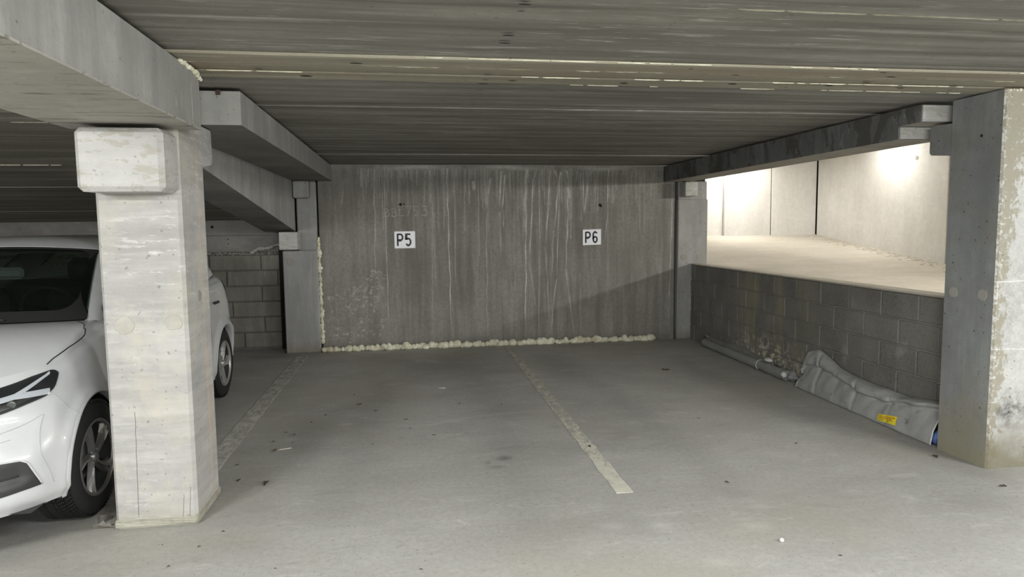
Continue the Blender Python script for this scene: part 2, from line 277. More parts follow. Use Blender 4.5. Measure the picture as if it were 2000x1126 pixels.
# ---- car body surface: lateral l (0 at the centre line), y world, z height -------------------------------
CX = -2.57
AX_F, AX_R, WHEEL_R, ARCH_R = 3.832, 6.385, 0.305, 0.352
def ipl(v, xs, ys):
    if v <= xs[0]: return ys[0]
    for i in range(1, len(xs)):
        if v <= xs[i]:
            k = (v-xs[i-1])/(xs[i]-xs[i-1]); k = k*k*(3-2*k)*.5 + k*.5
            return ys[i-1]+(ys[i]-ys[i-1])*k
    return ys[-1]
def sstep(a, b, v):
    k = min(1., max(0., (v-a)/(b-a))); return k*k*(3-2*k)
def shoulder_z(y, l):
    if y < 4.2: return ipl(y, [3.1, 3.3, 3.6, 4.2], [.80, .815, .85, .955])
    return ipl(y, [4.2, 6.2, 6.9, 7.1], [.955, 1.03, 1.07, 1.05])
def skirt(a, r):
    """a: 0..1 nose centre to side, 1..2 along the side, 2..3 side to tail centre; r: 0 sill .. 1 shoulder"""
    a = min(max(a, 0.), 3.)
    W = .915 - ipl(r, [0, .08, .25, .5, .7, .85, .95, 1], [.035, .008, 0, 0, .01, .03, .052, .085])
    y0 = 3.0 + ipl(r, [0, .12, .4, .6, .8, 1], [.05, 0, 0, .045, .10, .2])
    ys = 3.5 + ipl(r, [0, .4, .8, 1], [0, .05, .22, .3])
    if a <= 1:
        t = a*math.pi/2
        l = W*math.sin(t)**(2/2.56); y = ys-(ys-y0)*math.cos(t)
    elif a <= 2:
        l = W; y = ys+(6.55-ys)*(a-1)
    else:
        t = (a-2)*math.pi/2; yr = 7.09 - ipl(r, [0, .1, .4, .6, 1], [.06, 0, 0, .05, .12])
        l = W*max(0, math.cos(t))**(2/2.8); y = 6.55+(yr-6.55)*math.sin(t)
    zs = shoulder_z(y, l); zb = .235 - .0*r
    z = zb + (zs-zb)*r
    # bumper recess round the fog vent
    if a < .9:
        k = sstep(.86, .80, l)*sstep(.36, .40, z)*sstep(.655, .64, z)
        y += .018*k
    # wheel arch flares
    for ax in (AX_F, AX_R):
        d = math.hypot(y-ax, z-WHEEL_R)
        l += .020*sstep(.055, .0, abs(d-ARCH_R-.02))*sstep(.5, .9, l)
    return l, y, z
def base_curve(l):      # windscreen foot
    k = min(1., abs(l)/.775); return 3.90+.28*k**2.2, 1.018-.022*k*k
def top_target(a):
    l, y, z = skirt(a, 1)
    if a <= 2 and y > 4.0:
        k = sstep(4.0, 4.35, y)
        lt = .775+.02*k; yt = max(y, 4.18) if a > 1 else 4.18
        yt = min(yt, 6.5); zt = .996*(1-k)+k*(shoulder_z(yt, l)+.03)
        return lt, yt, zt
    if a > 2:
        lt = l*.93; yt = 6.5+(y-6.55)*.75; return lt, yt, shoulder_z(y, l)+.03
    lt = min(l*.95, .775); yb, zb = base_curve(lt)
    return lt, yb, zb
def top(a, v):
    l, y, z = skirt(a, 1); lt, yt, zt = top_target(a)
    return l+(lt-l)*v, y+(yt-y)*v, z+(zt-z)*(1-(1-v)**2)
H, D = 2.2717, 8.4925
RND = random.Random(5)
def paint(o, names, fn):
    me = o.data; n = len(me.vertices); co = np.empty(n*3, np.float32); me.vertices.foreach_get('co', co); co = co.reshape(-1, 3); vals = fn(co)
    for nm in names:
        a = me.attributes.new(nm, 'FLOAT', 'POINT'); a.data.foreach_set('value', np.clip(vals[nm], 0, 1).astype(np.float32))
def npgrid(name, xs, ys, mk, mat, **kw):
    X, Y = np.meshgrid(xs, ys); P = mk(X.ravel(), Y.ravel()); nx, ny = len(xs), len(ys)
    i, j = np.meshgrid(np.arange(nx-1), np.arange(ny-1)); a = (j*nx+i).ravel(); F4 = np.stack([a, a+1, a+nx+1, a+nx], 1)
    me = bpy.data.meshes.new(name); me.vertices.add(len(P)); me.vertices.foreach_set('co', P.astype(np.float32).ravel())
    me.loops.add(F4.size); me.loops.foreach_set('vertex_index', F4.ravel().astype(np.int32)); me.polygons.add(len(F4))
    me.polygons.foreach_set('loop_start', np.arange(0, F4.size, 4, dtype=np.int32)); me.update(calc_edges=True); me.materials.append(mat)
    o = bpy.data.objects.new(name, me); COL.objects.link(o); return props(o, **kw)
# ================================================================== THE SETTING
# floor: fine grid where the camera looks, coarse beyond, carrying wear marks and painted shade as attributes
def blobs(P, L):
    v = np.zeros(len(P))
    for (x, y, rx, ry, s) in L: v = np.maximum(v, s*np.exp(-(((P[:, 0]-x)/rx)**2+((P[:, 1]-y)/ry)**2)))
    return v
def floor_vals(P):
    r = np.random.RandomState(3); g = blobs(P, [(.585, 4.27, .05, .05, .75), (.52, 4.12, .06, .04, .5), (.47, 4.2, .03, .04, .5), (.25, 7.3, .55, .55, .35), (-.1, 7.7, .4, .35, .25), (1.6, 7.1, .25, .8, .28),
        (-.75, 5.0, .16, .5, .22), (.75, 5.4, .22, .35, .25), (1.2, 4.38, .03, .06, .6), (1.06, 4.9, .03, .03, .35), (.95, 6.9, .3, .10, .2), (-1.5, 8.3, .5, .15, .35), (3.1, 3.2, .5, .35, .22), (3.35, 3.75, .22, .5, .35), (-2.4, 4.2, .9, 1.6, .3), (2.2, 8.3, .9, .09, .3), (.9, 3.2, .7, .12, .10)])  # stains, and shade under the car and beside the column painted in
    tl = np.zeros(len(P))
    for xc_, a, b in ((-.35, 3.4, 8.0), (.62, 3.2, 7.6), (1.75, 3.4, 7.8), (3.0, 3.3, 7.4)):
        tl = np.maximum(tl, .13*np.exp(-((P[:, 0]-xc_-.06*np.sin(P[:, 1]*1.3+xc_))/.15)**2)*(P[:, 1] > a)*(P[:, 1] < b))
    s = np.zeros(len(P))
    for _ in range(90):
        x, y = r.uniform(-1, 3.3), r.uniform(2.2, 8.2); s = np.maximum(s, r.uniform(.15, .5)*np.exp(-(((P[:, 0]-x)+.4*(P[:, 1]-y))/r.uniform(.02, .07))**2-((P[:, 1]-y)/r.uniform(.015, .05))**2))
    arc = np.hypot(P[:, 0]-1.0, P[:, 1]-3.6); s = np.maximum(s, .25*np.exp(-((arc-1.75)/.03)**2)*(P[:, 1] > 4.9)*(P[:, 0] < 1.25)*(P[:, 0] > .1))
    return dict(grime_and_shade=np.maximum(g, tl), scuff=s)
fl = npgrid('floor', np.concatenate([[-9, -5], np.arange(-3.4, 4.4, .03), [6, 9]]), np.concatenate([[-8, -2, 0], np.arange(1.4, 8.8, .03), [8.95]]),
            lambda X, Y: np.stack([X, Y, 0*X], 1), M['floor'], kind='structure', label='worn light grey concrete parking floor')
paint(fl, ('grime_and_shade', 'scuff'), floor_vals)
box('floor_base', -9, 9, -8, 8.95, -.2, -.004, M['general'], fl, 0)
def strip(name, L, R_, mat, label, parent):
    n = len(L); vs = [(x, y, .0035) for x, y in L]+[(x, y, .0035) for x, y in R_]+[(x, y, .0) for x, y in L]+[(x, y, .0) for x, y in R_]
    fs = [(i, i+n, i+n+1, i+1) for i in range(n-1)]+[(2*n+i, i, i+1, 2*n+i+1) for i in range(n-1)]+[(n+i, 3*n+i, 3*n+i+1, n+i+1) for i in range(n-1)]+[(0, 2*n, 3*n, n)]
    return ob(name, vs, fs, mat, parent, label=label)
ys_ = [3.577+(8.3-3.577)*i/40 for i in range(41)]
wob = lambda i, s: .004*math.sin(i*1.7+s)+.003*math.sin(i*4.1+s*2)
lx_ = lambda y: 1.125+.030*sstep0(3.6, 8, y)
def sstep0(a, b, v): k = min(1, max(0, (v-a)/(b-a))); return k
strip('painted_line', [(lx_(y)+wob(i, 0), y) for i, y in enumerate(ys_)], [(lx_(y)+.098+wob(i, 2), y) for i, y in enumerate(ys_)], M['paint'], 'cream painted line between bays, freshest at its near end', fl)
ys2 = [4.3+(8.25-4.3)*i/36 for i in range(37)]
strip('painted_line', [(-1.345+wob(i, 1), y) for i, y in enumerate(ys2)], [(-1.215+wob(i, 5), y) for i, y in enumerate(ys2)], M['paint_old'], 'almost worn away line beside the car', fl)
# ceiling: cast concrete strips running across the bays, each its own piece with a recessed joint
ceil = empty('ceiling', (0, 4, H), kind='structure', label='low ceiling of board-marked grey concrete strips')
seams = [-8, -5.6, -3.2, -.8, 1.05, 2.385, 3.21, 3.39, 3.56, 3.73, 4.50, 4.95, 6.05, 7.35, 8.6]
zo = [0, .004, 0, .005, 0, .010, .0, .008, .003, .006, 0, .004, .010, 0, .004, .002]
rd = random.Random(8)
for i in range(len(seams)-1):
    y0, y1 = seams[i], seams[i+1]; pale = 3.2 < (y0+y1)/2 < 3.74
    x0, x1 = (-9, 9) if y1 <= 3.6 else (-1.335, 3.70)
    gap = .012 if i in (4, 5) else .004; z = H+zo[i]
    n = 90; vs = []; fs = []
    e0 = [rd.uniform(-.003, .003) for _ in range(n+1)]; e1 = [rd.uniform(-.003, .003) for _ in range(n+1)]
    for k in range(n+1):
        x = x0+(x1-x0)*k/n; a, b = y0+gap+e0[k], y1-gap+e1[k]
        vs += [(x, a, z+.05), (x, a, z+.006), (x, a+.008, z), (x, b-.008, z), (x, b, z+.006), (x, b, z+.05)]
    for k in range(n):
        for q in range(5): a = k*6+q; fs.append((a, a+6, a+7, a+1))
    ob('ceiling_strip', vs, fs, M['ceiling_pale'] if pale else M['ceiling'], ceil, label='greenish beige strip with grout lines' if pale else None)
box('ceiling_slab', -9, 9, -8, 3.6, H+.045, H+.2, M['void'], ceil, 0)
box('ceiling_slab', -1.34, 3.70, 3.6, 8.9, H+.045, H+.2, M['void'], ceil, 0)
def bead(name, y, z, segs, r, mat, parent, seed, lab=None):
    """ragged squeezed-out grout hanging in a ceiling joint"""
    rd = random.Random(seed); vs = []; fs = []
    for (x0, x1) in segs:
        x = x0
        while x < x1:
            ln = rd.uniform(.03, .22); rr = r*rd.uniform(.4, 1.3)
            if rd.random() < .82:
                m = max(2, int(ln/.02)); b0 = len(vs)
                for k in range(m+1):
                    xx = x+ln*k/m; h = rr*rd.uniform(.5, 1.2)*(0.3 if k in (0, m) else 1)
                    vs += [(xx, y-h, z+.004), (xx, y-h*.4, z-h*.8), (xx, y+h*.5, z-h*.6), (xx, y+h, z+.004)]
                for k in range(m):
                    for q in range(3): a = b0+k*4+q; fs.append((a, a+4, a+5, a+1))
            x += ln+rd.uniform(0, .03)
    return ob(name, vs, fs, mat, parent, kind='stuff', label=lab)
bead('grout_bead', 3.39, H+.002, [(-1.0, -.7), (-.2, .1), (.3, 3.6), (3.6, 5)], .0030, M['foam'], ceil, 1, 'ragged cream grout line in the ceiling joint')
bead('grout_bead', 3.56, H+.002, [(-.95, -.55), (.6, .75), (1.1, 1.7), (2.0, 3.1)], .0028, M['foam'], ceil, 2)
bead('grout_bead', 3.21, H+.002, [(.1, 1.6), (1.9, 2.3), (3.2, 3.8)], .0016, M['foam'], ceil, 3)
bead('grout_bead', 3.73, H+.002, [(.9, 1.4), (1.9, 2.0), (2.4, 3.3)], .0018, M['foam'], ceil, 4)
bead('grout_bead', 2.385, H+.003, [(1.2, 3.4)], .003, M['foam'], ceil, 6)
for k in range(26):   # little blow holes and snags in the underside
    x, y = rd.choice([(rd.uniform(-.8, 3.2), rd.uniform(3.15, 3.75)), (.42, rd.uniform(2.4, 4.6))]); r = rd.uniform(.008, .02)
    ob('blow_hole', [(x+r*1.6*math.cos(t*math.pi/4), y+r*.5*math.sin(t*math.pi/4), H-.0012) for t in range(8)], [tuple(range(8))[::-1]], M['void'], ceil)
# sloping ceiling over the parked car
def zl(y): return 2.262-.1235*(y-3.6)
cl = empty('ceiling_sloping', (-4, 6, 1.9), kind='structure', label='dark sloping concrete ceiling above the parked car')
sl = [3.55, 4.50, 5.69, 6.60, 7.3, 8.0, 8.9]
for i in range(len(sl)-1):
    a, b = sl[i]+.006, sl[i+1]-.006; o_ = [0, .004, .008, 0, .005, .002][i]
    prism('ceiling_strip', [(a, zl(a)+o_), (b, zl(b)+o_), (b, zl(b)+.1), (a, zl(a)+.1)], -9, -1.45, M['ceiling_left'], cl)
prism('ceiling_slab', [(3.5, zl(3.5)+.05), (8.95, zl(8.95)+.05), (8.95, zl(8.95)+.25), (3.5, zl(3.5)+.25)], -9, -1.45, M['void'], cl)
bl = []
for yy, r_, seg, sd in ((4.50, .002, [(-4, -1.7)], 11), (5.69, .002, [(-5, -1.7)], 12)):
    o = bead('grout_bead', yy, zl(yy), seg, r_, M['foam'], cl, sd)
# ---- back wall panel with its lime streaks
PX = lambda zx: (600+zx/2.6667)
def wx(px, py=480.):  # image column on the panel -> x
    return -1.0816+(px-(626.5 if py > 400 else 620))*(3.4521+1.0816)/(1317.5-623.5)
def wz(py, px): b = 687-(px-628)*27/688; return (b-py)/(b-321.5-(px-700)*.0017)*H
streaks = [(190,190,140,280,.25,3),(300,300,110,300,.3,2),(335,345,85,640,.55,2),(360,362,90,250,.35,2),(383,405,75,980,.6,2),(470,480,95,130,.35,4),(585,595,90,300,.4,2),(606,612,85,130,.5,3),(620,622,250,980,.4,1.5),
 (694,720,85,950,.85,2.2),(733,745,100,700,.5,2),(785,786,130,200,.35,3),(806,810,165,215,.35,3),(828,832,140,190,.55,9),(884,886,80,170,.4,3),(893,905,150,950,.55,2),(915,908,130,290,.7,3.5),(950,952,110,190,.4,4),(972,976,90,270,.95,4),(990,992,110,290,.9,3.5),
 (994,997,290,385,.6,2),(1015,1016,100,200,.4,3),(978,982,300,520,.3,5),(1100,1106,85,970,.8,3),(1102,1102,90,420,.55,9),(1155,1137,85,130,.7,3),(1137,1130,130,560,.85,2.5),(1130,1165,560,810,.45,1.8),(1168,1185,100,500,.6,2),(1185,1176,500,960,.5,1.8),(1225,1215,100,480,.75,3),(1215,1238,480,900,.5,2),
 (1245,1265,85,130,.65,4),(1278,1260,100,400,.85,3),(1258,1250,400,640,.5,2),(1275,1274,150,650,.75,2),(1272,1240,650,940,.7,1.8),(1285,1286,90,250,.55,3),(1308,1330,85,150,.75,5),(1322,1325,150,600,.75,3),(1325,1370,600,960,.6,2),(1365,1366,85,150,.45,3),(1385,1388,100,200,.45,3),(1400,1418,100,300,.7,3),(1432,1430,90,280,.65,2.5),
 (1418,1422,200,310,.5,6),(1475,1476,90,290,.45,2),(1534,1534,80,260,1.,2.6),(1534,1532,260,480,.55,1.8),(1580,1580,100,270,.3,4),(1606,1606,100,150,.35,2),(1660,1661,90,200,.4,2),(1685,1688,90,260,.45,2.5),(1715,1718,110,170,.25,8),(1320,1330,170,240,.6,10),(1888,1888,160,920,.4,3),(640,645,300,720,.2,5),(1050,1052,300,800,.15,4),(1550,1552,300,800,.12,6),(840,860,520,850,.2,2),(930,935,480,900,.15,2),(1455,1460,300,600,.15,3),(1400,1405,620,960,.2,2)]
def wall_vals(P):
    e = np.zeros(len(P)); x, z = P[:, 0].astype(float), P[:, 2].astype(float); r = np.random.RandomState(11); wobble = .006*np.sin(z*9)+.004*np.sin(z*23+1)
    for (a, b, t, bt, s, wd) in streaks:
        pa, pb = PX(a), PX(b); za, zb_ = wz(300+t/2.6667, pa), wz(300+bt/2.6667, pb); xa, xb = wx(pa, 300+t/2.667), wx(pb, 300+bt/2.667)
        k = (za-z)/(za-zb_); xc = xa+(xb-xa)*np.clip(k, 0, 1); wdt = wd*.0024
        xw = xc+wobble*(.5+.5*np.sin(a))
        m = (k > -.01)*(k < 1)*np.clip((1-k)*4, .15, 1)*(.75+.25*np.sin(z*17+a))
        e = np.maximum(e, s*m*np.exp(-((x-xw)/wdt)**2)); e = np.maximum(e, .22*s*m*np.exp(-((x-xw)/(wdt*4))**2)*np.clip(1-k*1.5, 0, 1))
    top = np.exp(-((z-2.235-.01*np.sin(x*7))/.03)**2)*(.22+.16*np.sin(x*5.3+1)); e = np.maximum(e, np.where(x > -.4, top, top*.3))
    for _ in range(220):   # fine drips hanging from the top edge
        xx = r.uniform(-.6, 3.2); L = r.exponential(.22)+.05; e = np.maximum(e, r.uniform(.08, .3)*np.exp(-((x-xx)/.006)**2)*(z > 2.2-L)*(z < 2.23))
    c = np.zeros(len(P))
    for _ in range(150):
        u = r.rand(); px = 600+(r.uniform(110, 410))/2.667; py = 300+r.uniform(690, 975)/2.667
        if u < .45: t_ = r.rand(); px = 600+(180+200*t_+r.uniform(-30, 30))/2.667; py = 300+(800-160*t_+r.uniform(-45, 60))/2.667
        xx, zz = wx(px), wz(py, px); a = r.uniform(-.9, .9); dx, dz = x-xx, z-zz; q = r.uniform(.005, .018); q *= 2.2; c = np.maximum(c, r.uniform(.5, 1)*np.clip(1.6-((dx/q)**2+(dz/(q*.7))**2), 0, 1))
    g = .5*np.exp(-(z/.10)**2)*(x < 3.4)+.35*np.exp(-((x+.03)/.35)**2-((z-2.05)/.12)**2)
    g = np.maximum(g, .35*np.exp(-((z-2.1)/.07)**2)*(x > -.2)*(x < 2.8)*(.6+.4*np.sin(x*3)))  # shadow of the ramp beam painted as a dark band along the top
    return dict(efflo=np.clip(e*1.25, 0, 1), chip=c, grime_and_shade=g)
xs_ = np.arange(-1.062, 3.448, .006); zs_ = np.arange(0, 2.272, .011)
bw = npgrid('wall_back', xs_, zs_, lambda X, Z: np.stack([X, D+0*X, Z], 1), M['wall'], kind='structure', label='dark concrete wall panel streaked with white lime')
paint(bw, ('efflo', 'chip', 'grime_and_shade'), wall_vals)
box('wall_core', -1.062, 3.445, D+.0015, D+.15, 0, 2.27, M['general'], bw, 0)
box('wall_dark_backing', -1.6, 4.0, 8.80, 8.95, 0, 3.4, M['void'], bw, 0)  # unseen black backing, added to keep the gaps dark
def plug(x, z, r, parent, seed):
    disc('tie_hole', (x, D, z), (0, -1, 0), r, .002, M['void'], parent, seed, 12)
plug(-.085, 1.79, .018, bw, 1); plug(-.045, 1.795, .010, bw, 2); plug(2.44, 1.768, .022, bw, 3); plug(2.455, 1.752, .012, bw, 4)
# chalk writing BBL753 as thin strokes lying on the panel
def strokes(name, paths, x0, z0, sx, sz, wd, y, mat, parent, slant=0., th=.0012, label=None):
    vs = []; fs = []
    for pth in paths:
        pts = [(x0+(p[0]+slant*p[1])*sx, z0+p[1]*sz) for p in pth]
        L = []; R2 = []
        for i, p in enumerate(pts):
            q0 = pts[max(i-1, 0)]; q1 = pts[min(i+1, len(pts)-1)]; dx, dz = q1[0]-q0[0], q1[1]-q0[1]; n = math.hypot(dx, dz) or 1
            mi = 1.
            if 0 < i < len(pts)-1:
                a1 = math.atan2(p[1]-q0[1], p[0]-q0[0]); a2 = math.atan2(q1[1]-p[1], q1[0]-p[0]); mi = min(1.6, 1/max(.4, math.cos((a2-a1)/2)))
            nx, nz = -dz/n*wd/2*mi, dx/n*wd/2*mi; L.append((p[0]+nx, p[1]+nz)); R2.append((p[0]-nx, p[1]-nz))
        b = len(vs); k = len(pts)
        for q in L+R2: vs.append((q[0], y-th, q[1]))
        for i in range(k-1): fs.append((b+i, b+i+1, b+k+i+1, b+k+i))
    o = ob(name, vs, fs, mat, parent, label=label); return o
def arc(cx, cy, rx, ry, a0, a1, n=9): return [(cx+rx*math.cos(math.radians(a0+(a1-a0)*i/(n-1))), cy+ry*math.sin(math.radians(a0+(a1-a0)*i/(n-1)))) for i in range(n)]
B_ = lambda o: [[(o+.05, 0), (o+.08, .5), (o+.05, 1)], [(o+.0, .95)]+arc(o+.3, .77, .25, .2, 90, -90, 7)+[(o+.12, .55)], [(o+.12, .55)]+arc(o+.33, .27, .3, .27, 90, -90, 8)+[(o-.05, .02)]]
T_ = lambda o: arc(o+.25, .8, .28, .2, 150, -70, 7)+arc(o+.25, .28, .32, .3, 80, -140, 8)
chalk = B_(0)+B_(.95)+[[(1.95, 1), (1.9, .1), (2.0, .05), (2.55, .12)]]+[[(2.75, 1.25), (3.45, 1.32), (3.2, .7), (3.0, .0)]]+[[(4.35, 1.3), (3.85, 1.22), (3.80, .75)]+arc(4.0, .45, .32, .32, 100, -120, 8)]+[arc(5.0, 1.08, .28, .26, 150, -60, 7)+arc(5.0, .48, .36, .38, 85, -150, 8)]
strokes('chalk_writing', chalk, -.285, 1.645, .095, .095, .0055, D, M['chalk'], bw, label='faint chalk scrawl reading BBL753')
strokes('chalk_writing', [T_(5.0)], -.285, 1.65, .095, .12, .006, D, M['chalk'], bw)
# signs
DG = {'P': [[(0, 0), (0, 1)], [(0, .955), (.30, .955)]+arc(.30, .71, .245, .245, 90, -90, 11)+[(0, .465)]],
      '5': [[(.52, .955), (.06, .955), (.04, .52)]+arc(.27, .32, .255, .28, 128, -150, 16)],
      '6': [arc(.28, .72, .235, .235, 25, 180, 10)+[(.045, .28)], arc(.28, .29, .235, .245, 180, -180, 24)]}
def sign(x0, x1, z0, z1, digit, label, tilt=0):
    r = empty('bay_number_sign', ((x0+x1)/2, D-.004, (z0+z1)/2), label, 'sign', group='bay number signs on the back wall')
    prism('plate', [(x0, z0), (x1, z0+tilt), (x1, z1+tilt), (x0, z1)], D-.007, D-.001, M['sign_white'], r, 'y')
    w_, h_ = x1-x0, z1-z0; s = h_*.72
    for ch, ox in (('P', .11), (digit, .50)):
        strokes('letter' if ch == 'P' else 'digit', DG[ch], x0+w_*ox+.012, z0+h_*.14+tilt*ox, s*.74, s, s*.145, D-.007, M['sign_black'], r, th=.0008)
    for cx_ in (x0+.012, x1-.012):
        for cz in (z0+.012, z1-.012): disc('screw', (cx_, D-.0072, cz+(tilt if cx_ > (x0+x1)/2 else 0)), (0, -1, 0), .0035, .0015, M['metal_dull'], r, 1, 8)
sign(-.169, .084, 1.254, 1.461, '5', 'white plate reading P5 on the streaked wall', .001)
sign(2.211, 2.452, 1.258, 1.456, '6', 'white plate reading P6 on the streaked wall', .006)
# foam sealing the foot and the left edge of the panel
def foam(name, path, r0, seed, label, n=12, step=.028, sq=(1, 1, 1)):
    rd = random.Random(seed); bm = bmesh.new(); P = [Vector(p) for p in path]; L = sum((P[i+1]-P[i]).length for i in range(len(P)-1)); d = 0; i = 0; acc = 0
    while d < L:
        while i < len(P)-2 and d > acc+(P[i+1]-P[i]).length: acc += (P[i+1]-P[i]).length; i += 1
        p = P[i].lerp(P[i+1], (d-acc)/(P[i+1]-P[i]).length); r = r0*rd.uniform(.6, 1.3)
        m = Matrix.Translation(p+Vector((rd.uniform(-.2, .2)*r, rd.uniform(-.3, .2)*r, rd.uniform(-.25, .25)*r))) @ Matrix.Rotation(rd.uniform(0, 6), 4, 'XYZ'[rd.randrange(3)]) @ Matrix.Diagonal((r*rd.uniform(.8, 1.3)*sq[0], r*rd.uniform(.7, 1.1)*sq[1], r*rd.uniform(.7, 1.15)*sq[2], 1))
        q = bmesh.ops.create_icosphere(bm, subdivisions=2, radius=1, matrix=m)
        for v in q['verts']: v.co += (v.co-p).normalized()*r*rd.uniform(-.09, .12)
        d += step*rd.uniform(.7, 1.3)
    for v in bm.verts:
        if v.co.z < .001: v.co.z = .001
        if v.co.y > D-.001 and path[0][1] > 8.4 and name == 'foam_seal': v.co.y = D-.001
    return bmo(name, bm, M['foam'], None, True, kind='stuff', label=label, cat='foam seal')
foam('foam_seal', [(-1.05, D-.035, .03), (.2, D-.035, .03), (1.5, D-.035, .03), (2.6, D-.035, .028), (3.18, D-.035, .026)], .042, 3, 'lumpy cream foam bead along the foot of the streaked wall')
foam('foam_seal', [(-1.072, D-.02, 1.37), (-1.068, D-.02, .8), (-1.062, D-.02, .3), (-1.062, D-.02, .10)], .020, 5, 'upright cream foam strip in the gap left of the streaked wall', step=.02, sq=(.95, .8, 1.5))
# ---- left wall of blocks behind the car, with concrete lintel
lw = empty('wall_left_bay', (-3, 8.9, 0), kind='structure', label='old block wall behind the parked car under a concrete lintel')
box('mortar_bed', -9, -1.1, 8.872, 8.95, 0, 1.19, M['mortar_dark'], lw, 0)
rd = random.Random(21)
for k in range(6):
    z1 = 1.185-k*.195; z0 = z1-.187; ox = [-1.83, -1.63, -1.83, -1.575, -1.81, -1.45][k]; x = ox+1.22
    if z0 < 0: z0 = 0
    while x > -5.4:
        a, b = x-.61+.006, min(x-.006, -1.12)
        if b-a > .05: box('block', a, b, 8.852+rd.uniform(-.004, .004), 8.94, z0+.004, z1-.002, M['block_left'], lw, .006)
        x -= .61
box('block_wall_rest', -9, -5.5, 8.86, 8.94, 0, 1.19, M['block_left'], lw, 0)
box('lintel_lower', -9, -1.1, 8.86, 8.95, 1.225, 1.432, M['lintel'], lw, .006)
box('lintel_upper', -9, -1.1, 8.835, 8.95, 1.434, 1.75, M['lintel'], lw, .006)
foamj = []
bm = bmesh.new(); rd = random.Random(2)
for k in range(260):
    x = -4.6+3.3*k/260+rd.uniform(-.01, .01); r = rd.uniform(.008, .022); q = bmesh.ops.create_icosphere(bm, subdivisions=1, radius=r, matrix=Matrix.Translation((x, 8.858, 1.205+rd.uniform(-.012, .012))))
bmo('joint_mortar', bm, M['mortar'], lw, kind='stuff', label='crumbling mortar joint under the lintel')
for x in (-2.21, -2.208): disc('tie_hole', (x, 8.859, 1.33 if x > -2.209 else 1.385), (0, -1, 0), .008, .002, M['void'], lw, 2, 10)
disc('tie_hole', (-2.38, 8.834, 1.54), (0, -1, 0), .02, .002, M['void'], lw, 3, 12)
f = foam('plaster_smear', [(-1.93, 8.84, 1.215), (-1.86, 8.83, 1.26), (-1.72, 8.83, 1.275), (-1.62, 8.80, 1.31), (-1.5, 8.7, 1.325)], .024, 9, 'white plaster smeared along the joint up to the beam seat', step=.02)
f.data.materials.clear(); f.data.materials.append(M['plaster_pale']); props(f, lw); del f['category']; f['label'] = 'white plaster smear'
# ---- far closure walls (out of the picture, they only return the light)
box('wall_far_left', -9.2, -9, -8, 8.95, 0, 2.4, M['general'], None, 0, kind='structure', label='plain concrete side wall beyond the parked car')
box('wall_rear', -9, 9, -8.2, -8, 0, 2.4, M['general'], None, 0, kind='structure', label='plain concrete wall behind the photographer')
box('wall_far_right', 9, 9.2, -8, 3.6, 0, 2.4, M['general'], None, 0, kind='structure', label='plain concrete wall at the right end of the aisle')
# ---- ramp next door
def zr(y): return .883+.1235*(y-9.03)
rs = empty('ramp', (5.8, 8, .6), kind='structure', label='bright ramp rising beyond the block wall')
prism('floor_ramp', [(3.6, .21), (12.5, zr(12.5)), (12.5, .2), (3.6, 0)], 3.78, 8.1, M['ramp_floor'], rs)
bm = bmesh.new(); rd = random.Random(4)
for k in range(420):
    y = rd.uniform(8.2, 12.1); x = 7.88-abs(rd.gauss(0, .16)); r = rd.uniform(.006, .03); bmesh.ops.create_icosphere(bm, subdivisions=1, radius=1, matrix=Matrix.Translation((x, y, zr(y))) @ Matrix.Diagonal((r, r*1.5, r*.35, 1)))
bmo('grit', bm, M['ramp_floor'], rs, kind='stuff', label='grit and dirt swept against the right wall of the ramp')
rw = empty('wall_ramp_right', (8, 10, 1), kind='structure', label='white concrete wall panels on the right of the ramp')
for y0, y1 in ((4.0, 8.94), (9.04, 12.285)): box('wall_panel', 7.9, 8.1, y0, y1, 0, 3.6, M['ramp_wall'], rw, .008)
box('joint_backing', 7.95, 8.12, 3.9, 12.4, 0, 3.6, M['void'], rw, 0)
disc('tie_hole', (7.9, 9.685, 2.51), (-1, 0, 0), .035, .004, M['plaster'], rw, 5)
rb = empty('wall_ramp_back', (5.8, 12.3, 1), kind='structure', label='white concrete wall panels at the top of the ramp')
for x0, x1, yy in ((3.7, 5.985, 12.36), (5.99, 6.935, 12.3), (6.955, 7.885, 12.3)): box('wall_panel', x0, x1, yy, 12.5, 0, 3.6, M['ramp_wall'], rb, .006)
box('joint_backing', 3.7, 7.95, 12.42, 12.55, 0, 3.6, M['void'], rb, 0)
box('wall_ramp_left', 3.72, 3.95, 8.95, 12.5, 0, 3.6, M['ramp_wall'], None, 0, kind='structure', label='unseen concrete wall closing the left of the ramp')  # unseen wall, added with the ceiling below to contain the ramp light
box('ceiling_ramp', 3.62, 8.1, 3.5, 12.5, 3.3, 3.5, M['ramp_wall'], None, 0, kind='structure', label='unseen concrete ceiling above the ramp')
box('wall_ramp_header', 3.66, 3.72, 3.6, 8.95, H+.02, 3.35, M['general'], None, 0, kind='structure', label='edge of the slab above the ramp opening')
box('wall_light_block', 3.885, 9, 3.6, 3.72, 0, 3.4, M['general'], None, 0, kind='structure', label='added concrete panel blocking ramp light beside the right column')  # unseen panel, added to keep the ramp lamp off the aisle
